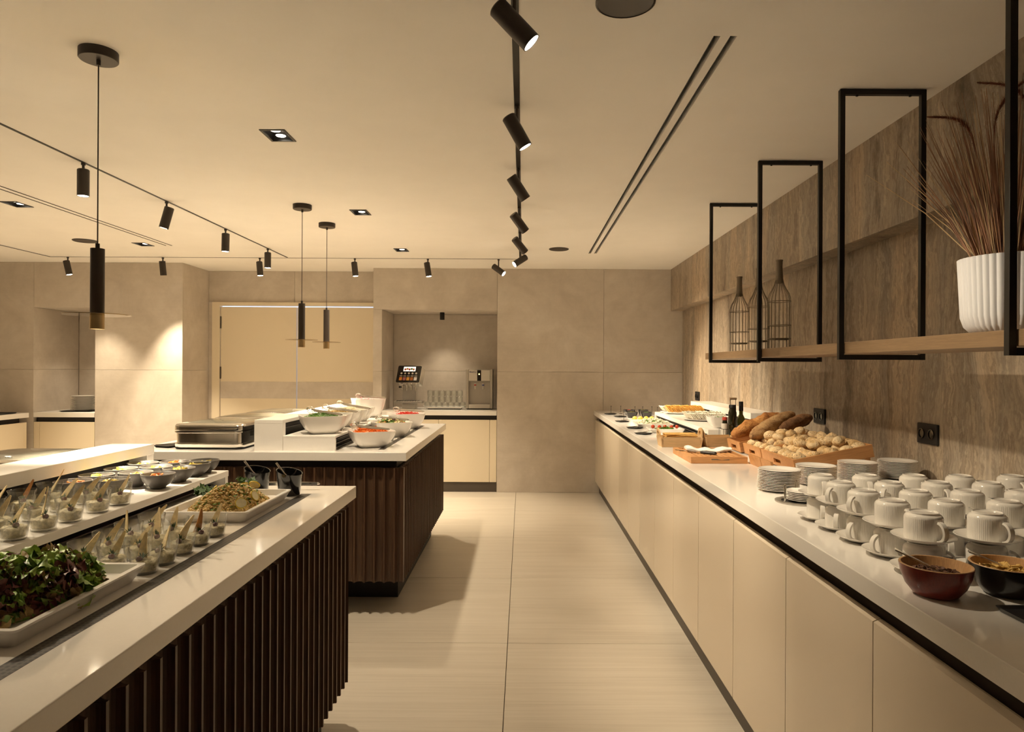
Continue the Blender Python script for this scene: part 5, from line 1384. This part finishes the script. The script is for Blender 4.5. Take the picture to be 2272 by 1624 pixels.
for mat, n, seed in (('straw',240,1),('strawl',90,2)):
    mb = MB()
    for k in range(n):
        a = r.uniform(0,2*PI); b = math.sqrt(r.random())
        bx, by = 0.075*b*math.cos(a), 0.075*b*math.sin(a)
        H = r.uniform(0.36,0.58)*(1-0.16*b); sp = 0.24*b*r.uniform(0.4,1.15)
        ex, ey = bx+sp*math.cos(a)*0.85+r.uniform(-0.03,0.03), by+sp*math.sin(a)+r.uniform(-0.03,0.03)
        ex = min(ex, 0.20)
        mx_, my_ = bx+(ex-bx)*0.42, by+(ey-by)*0.42
        q = 0.0016 if mat == 'straw' else 0.0012
        mb.tube([(bx,by,0.0),(mx_,my_,H*0.5),(ex,ey,H)],[q*1.3,q,q*0.35],4)
    o = part('grass_stems', mb, M[mat], t); o['kind']='stuff'
lo = MB()
for (ex,ey,ez) in ((-0.22,0.40,0.40),(-0.16,0.38,0.44),(-0.18,0.20,0.30),(-0.14,0.26,0.28)):
    lo.tube([(-0.04,0.02,0.0),(ex*0.5-0.02,ey*0.5,ez*0.55),(ex,ey,ez)],[0.002,0.0016,0.0006],5)
o = part('long_stems', lo, M['strawl'], t); o['kind']='stuff'
def plume(pts, seed):
    r = random.Random(seed); mb = MB()
    P_ = [Vector(p) for p in pts]
    def cat(t_):
        n = len(P_)-1; f = min(t_*n, n-1e-6); i = int(f); f -= i
        p0, p1, p2, p3 = P_[max(i-1,0)], P_[i], P_[i+1], P_[min(i+2,n)]
        return 0.5*((2*p1)+(p2-p0)*f+(2*p0-5*p1+4*p2-p3)*f*f+(-p0+3*p1-3*p2+p3)*f**3)
    mb.tube([cat(i/16) for i in range(17)],[0.0012+0.0025*max(0,math.sin(PI*max(0,(i/16-0.35)/0.65)))**0.6 for i in range(17)],6)
    for k in range(900):
        t_ = r.uniform(0.38,1.0); p = cat(t_); d = (cat(min(1,t_+0.02))-cat(max(0,t_-0.02))).normalized()
        q = Vector((r.gauss(0,1),r.gauss(0,1),r.gauss(0,1))).normalized()
        e = p+(q*0.75+d*0.8).normalized()*0.024*math.sin(PI*(0.15+0.8*(t_-0.38)/0.62))
        s = q.cross(d).normalized()*0.0006
        n = len(mb.v); mb.v += [tuple(p-s),tuple(p+s),tuple(e)]; mb.f.append((n,n+1,n+2))
    return mb
for i, pts in enumerate((((-0.03,0,0),(-0.08,0.02,0.34),(-0.11,0.05,0.46),(-0.19,0.09,0.49)),
                         ((0.0,0.02,0),(-0.02,0.04,0.40),(0.0,0.02,0.52),(0.06,-0.01,0.575)),
                         ((0.02,0.0,0),(0.05,0.0,0.42),(0.04,0.03,0.55),(-0.03,0.10,0.60)),
                         ((0.03,0.0,0),(0.06,-0.01,0.40),(0.075,-0.01,0.50),(0.13,-0.02,0.54)))):
    part('plume', plume(pts, i), M['plume'], t)

M['wire'] = simple('aged_wire', (0.22,0.18,0.13), 0.55, metal=0.3)
def wire_bottle(x,y,label):
    t = thing('wire_bottle', label, 'ornament', (x,y,1.505), 0.2, 'wire bottle ornaments on the shelf')
    Rb = 0.062; n = 18
    part('neck', MB().lathe([(0.0185,0.50),(0.0195,0.497),(0.0185,0.493),(0.0170,0.49),(0.0165,0.46),(0.021,0.375),(0.019,0.37),(0.0145,0.46),(0.0145,0.50)],24,ring=True), M['wire'], t, smooth=50)
    mb = MB()
    for i in range(n):
        a = 2*PI*i/n; c, s = math.cos(a), math.sin(a)
        prof = [(Rb,0.003),(Rb,0.26),(Rb*0.97,0.285),(Rb*0.84,0.312),(Rb*0.60,0.338),(0.026,0.362),(0.019,0.39)]
        mb.tube([(q*c,q*s,z) for q, z in prof],0.0014,5)
    o = part('wire_ribs', mb, M['wire'], t); o['kind'] = 'stuff'
    for z in (0.003,0.062,0.135,0.268): part('wire_hoop', MB().tube([(Rb*1.01*math.cos(2*PI*j/28),Rb*1.01*math.sin(2*PI*j/28),z) for j in range(28)],0.0018,6,True), M['wire'], t)
    part('base_plate', MB().lathe([(0,0.055),(0.050,0.055),(0.050,0.062),(0,0.062)],24), M['wire'], t)
wire_bottle(1.425,4.50,'tall wire bottle ornament nearest the far end of the oak shelf')
wire_bottle(1.425,4.13,'tall wire bottle ornament in the middle of the three')
wire_bottle(1.425,3.80,'tall wire bottle ornament nearest the fluted pot')
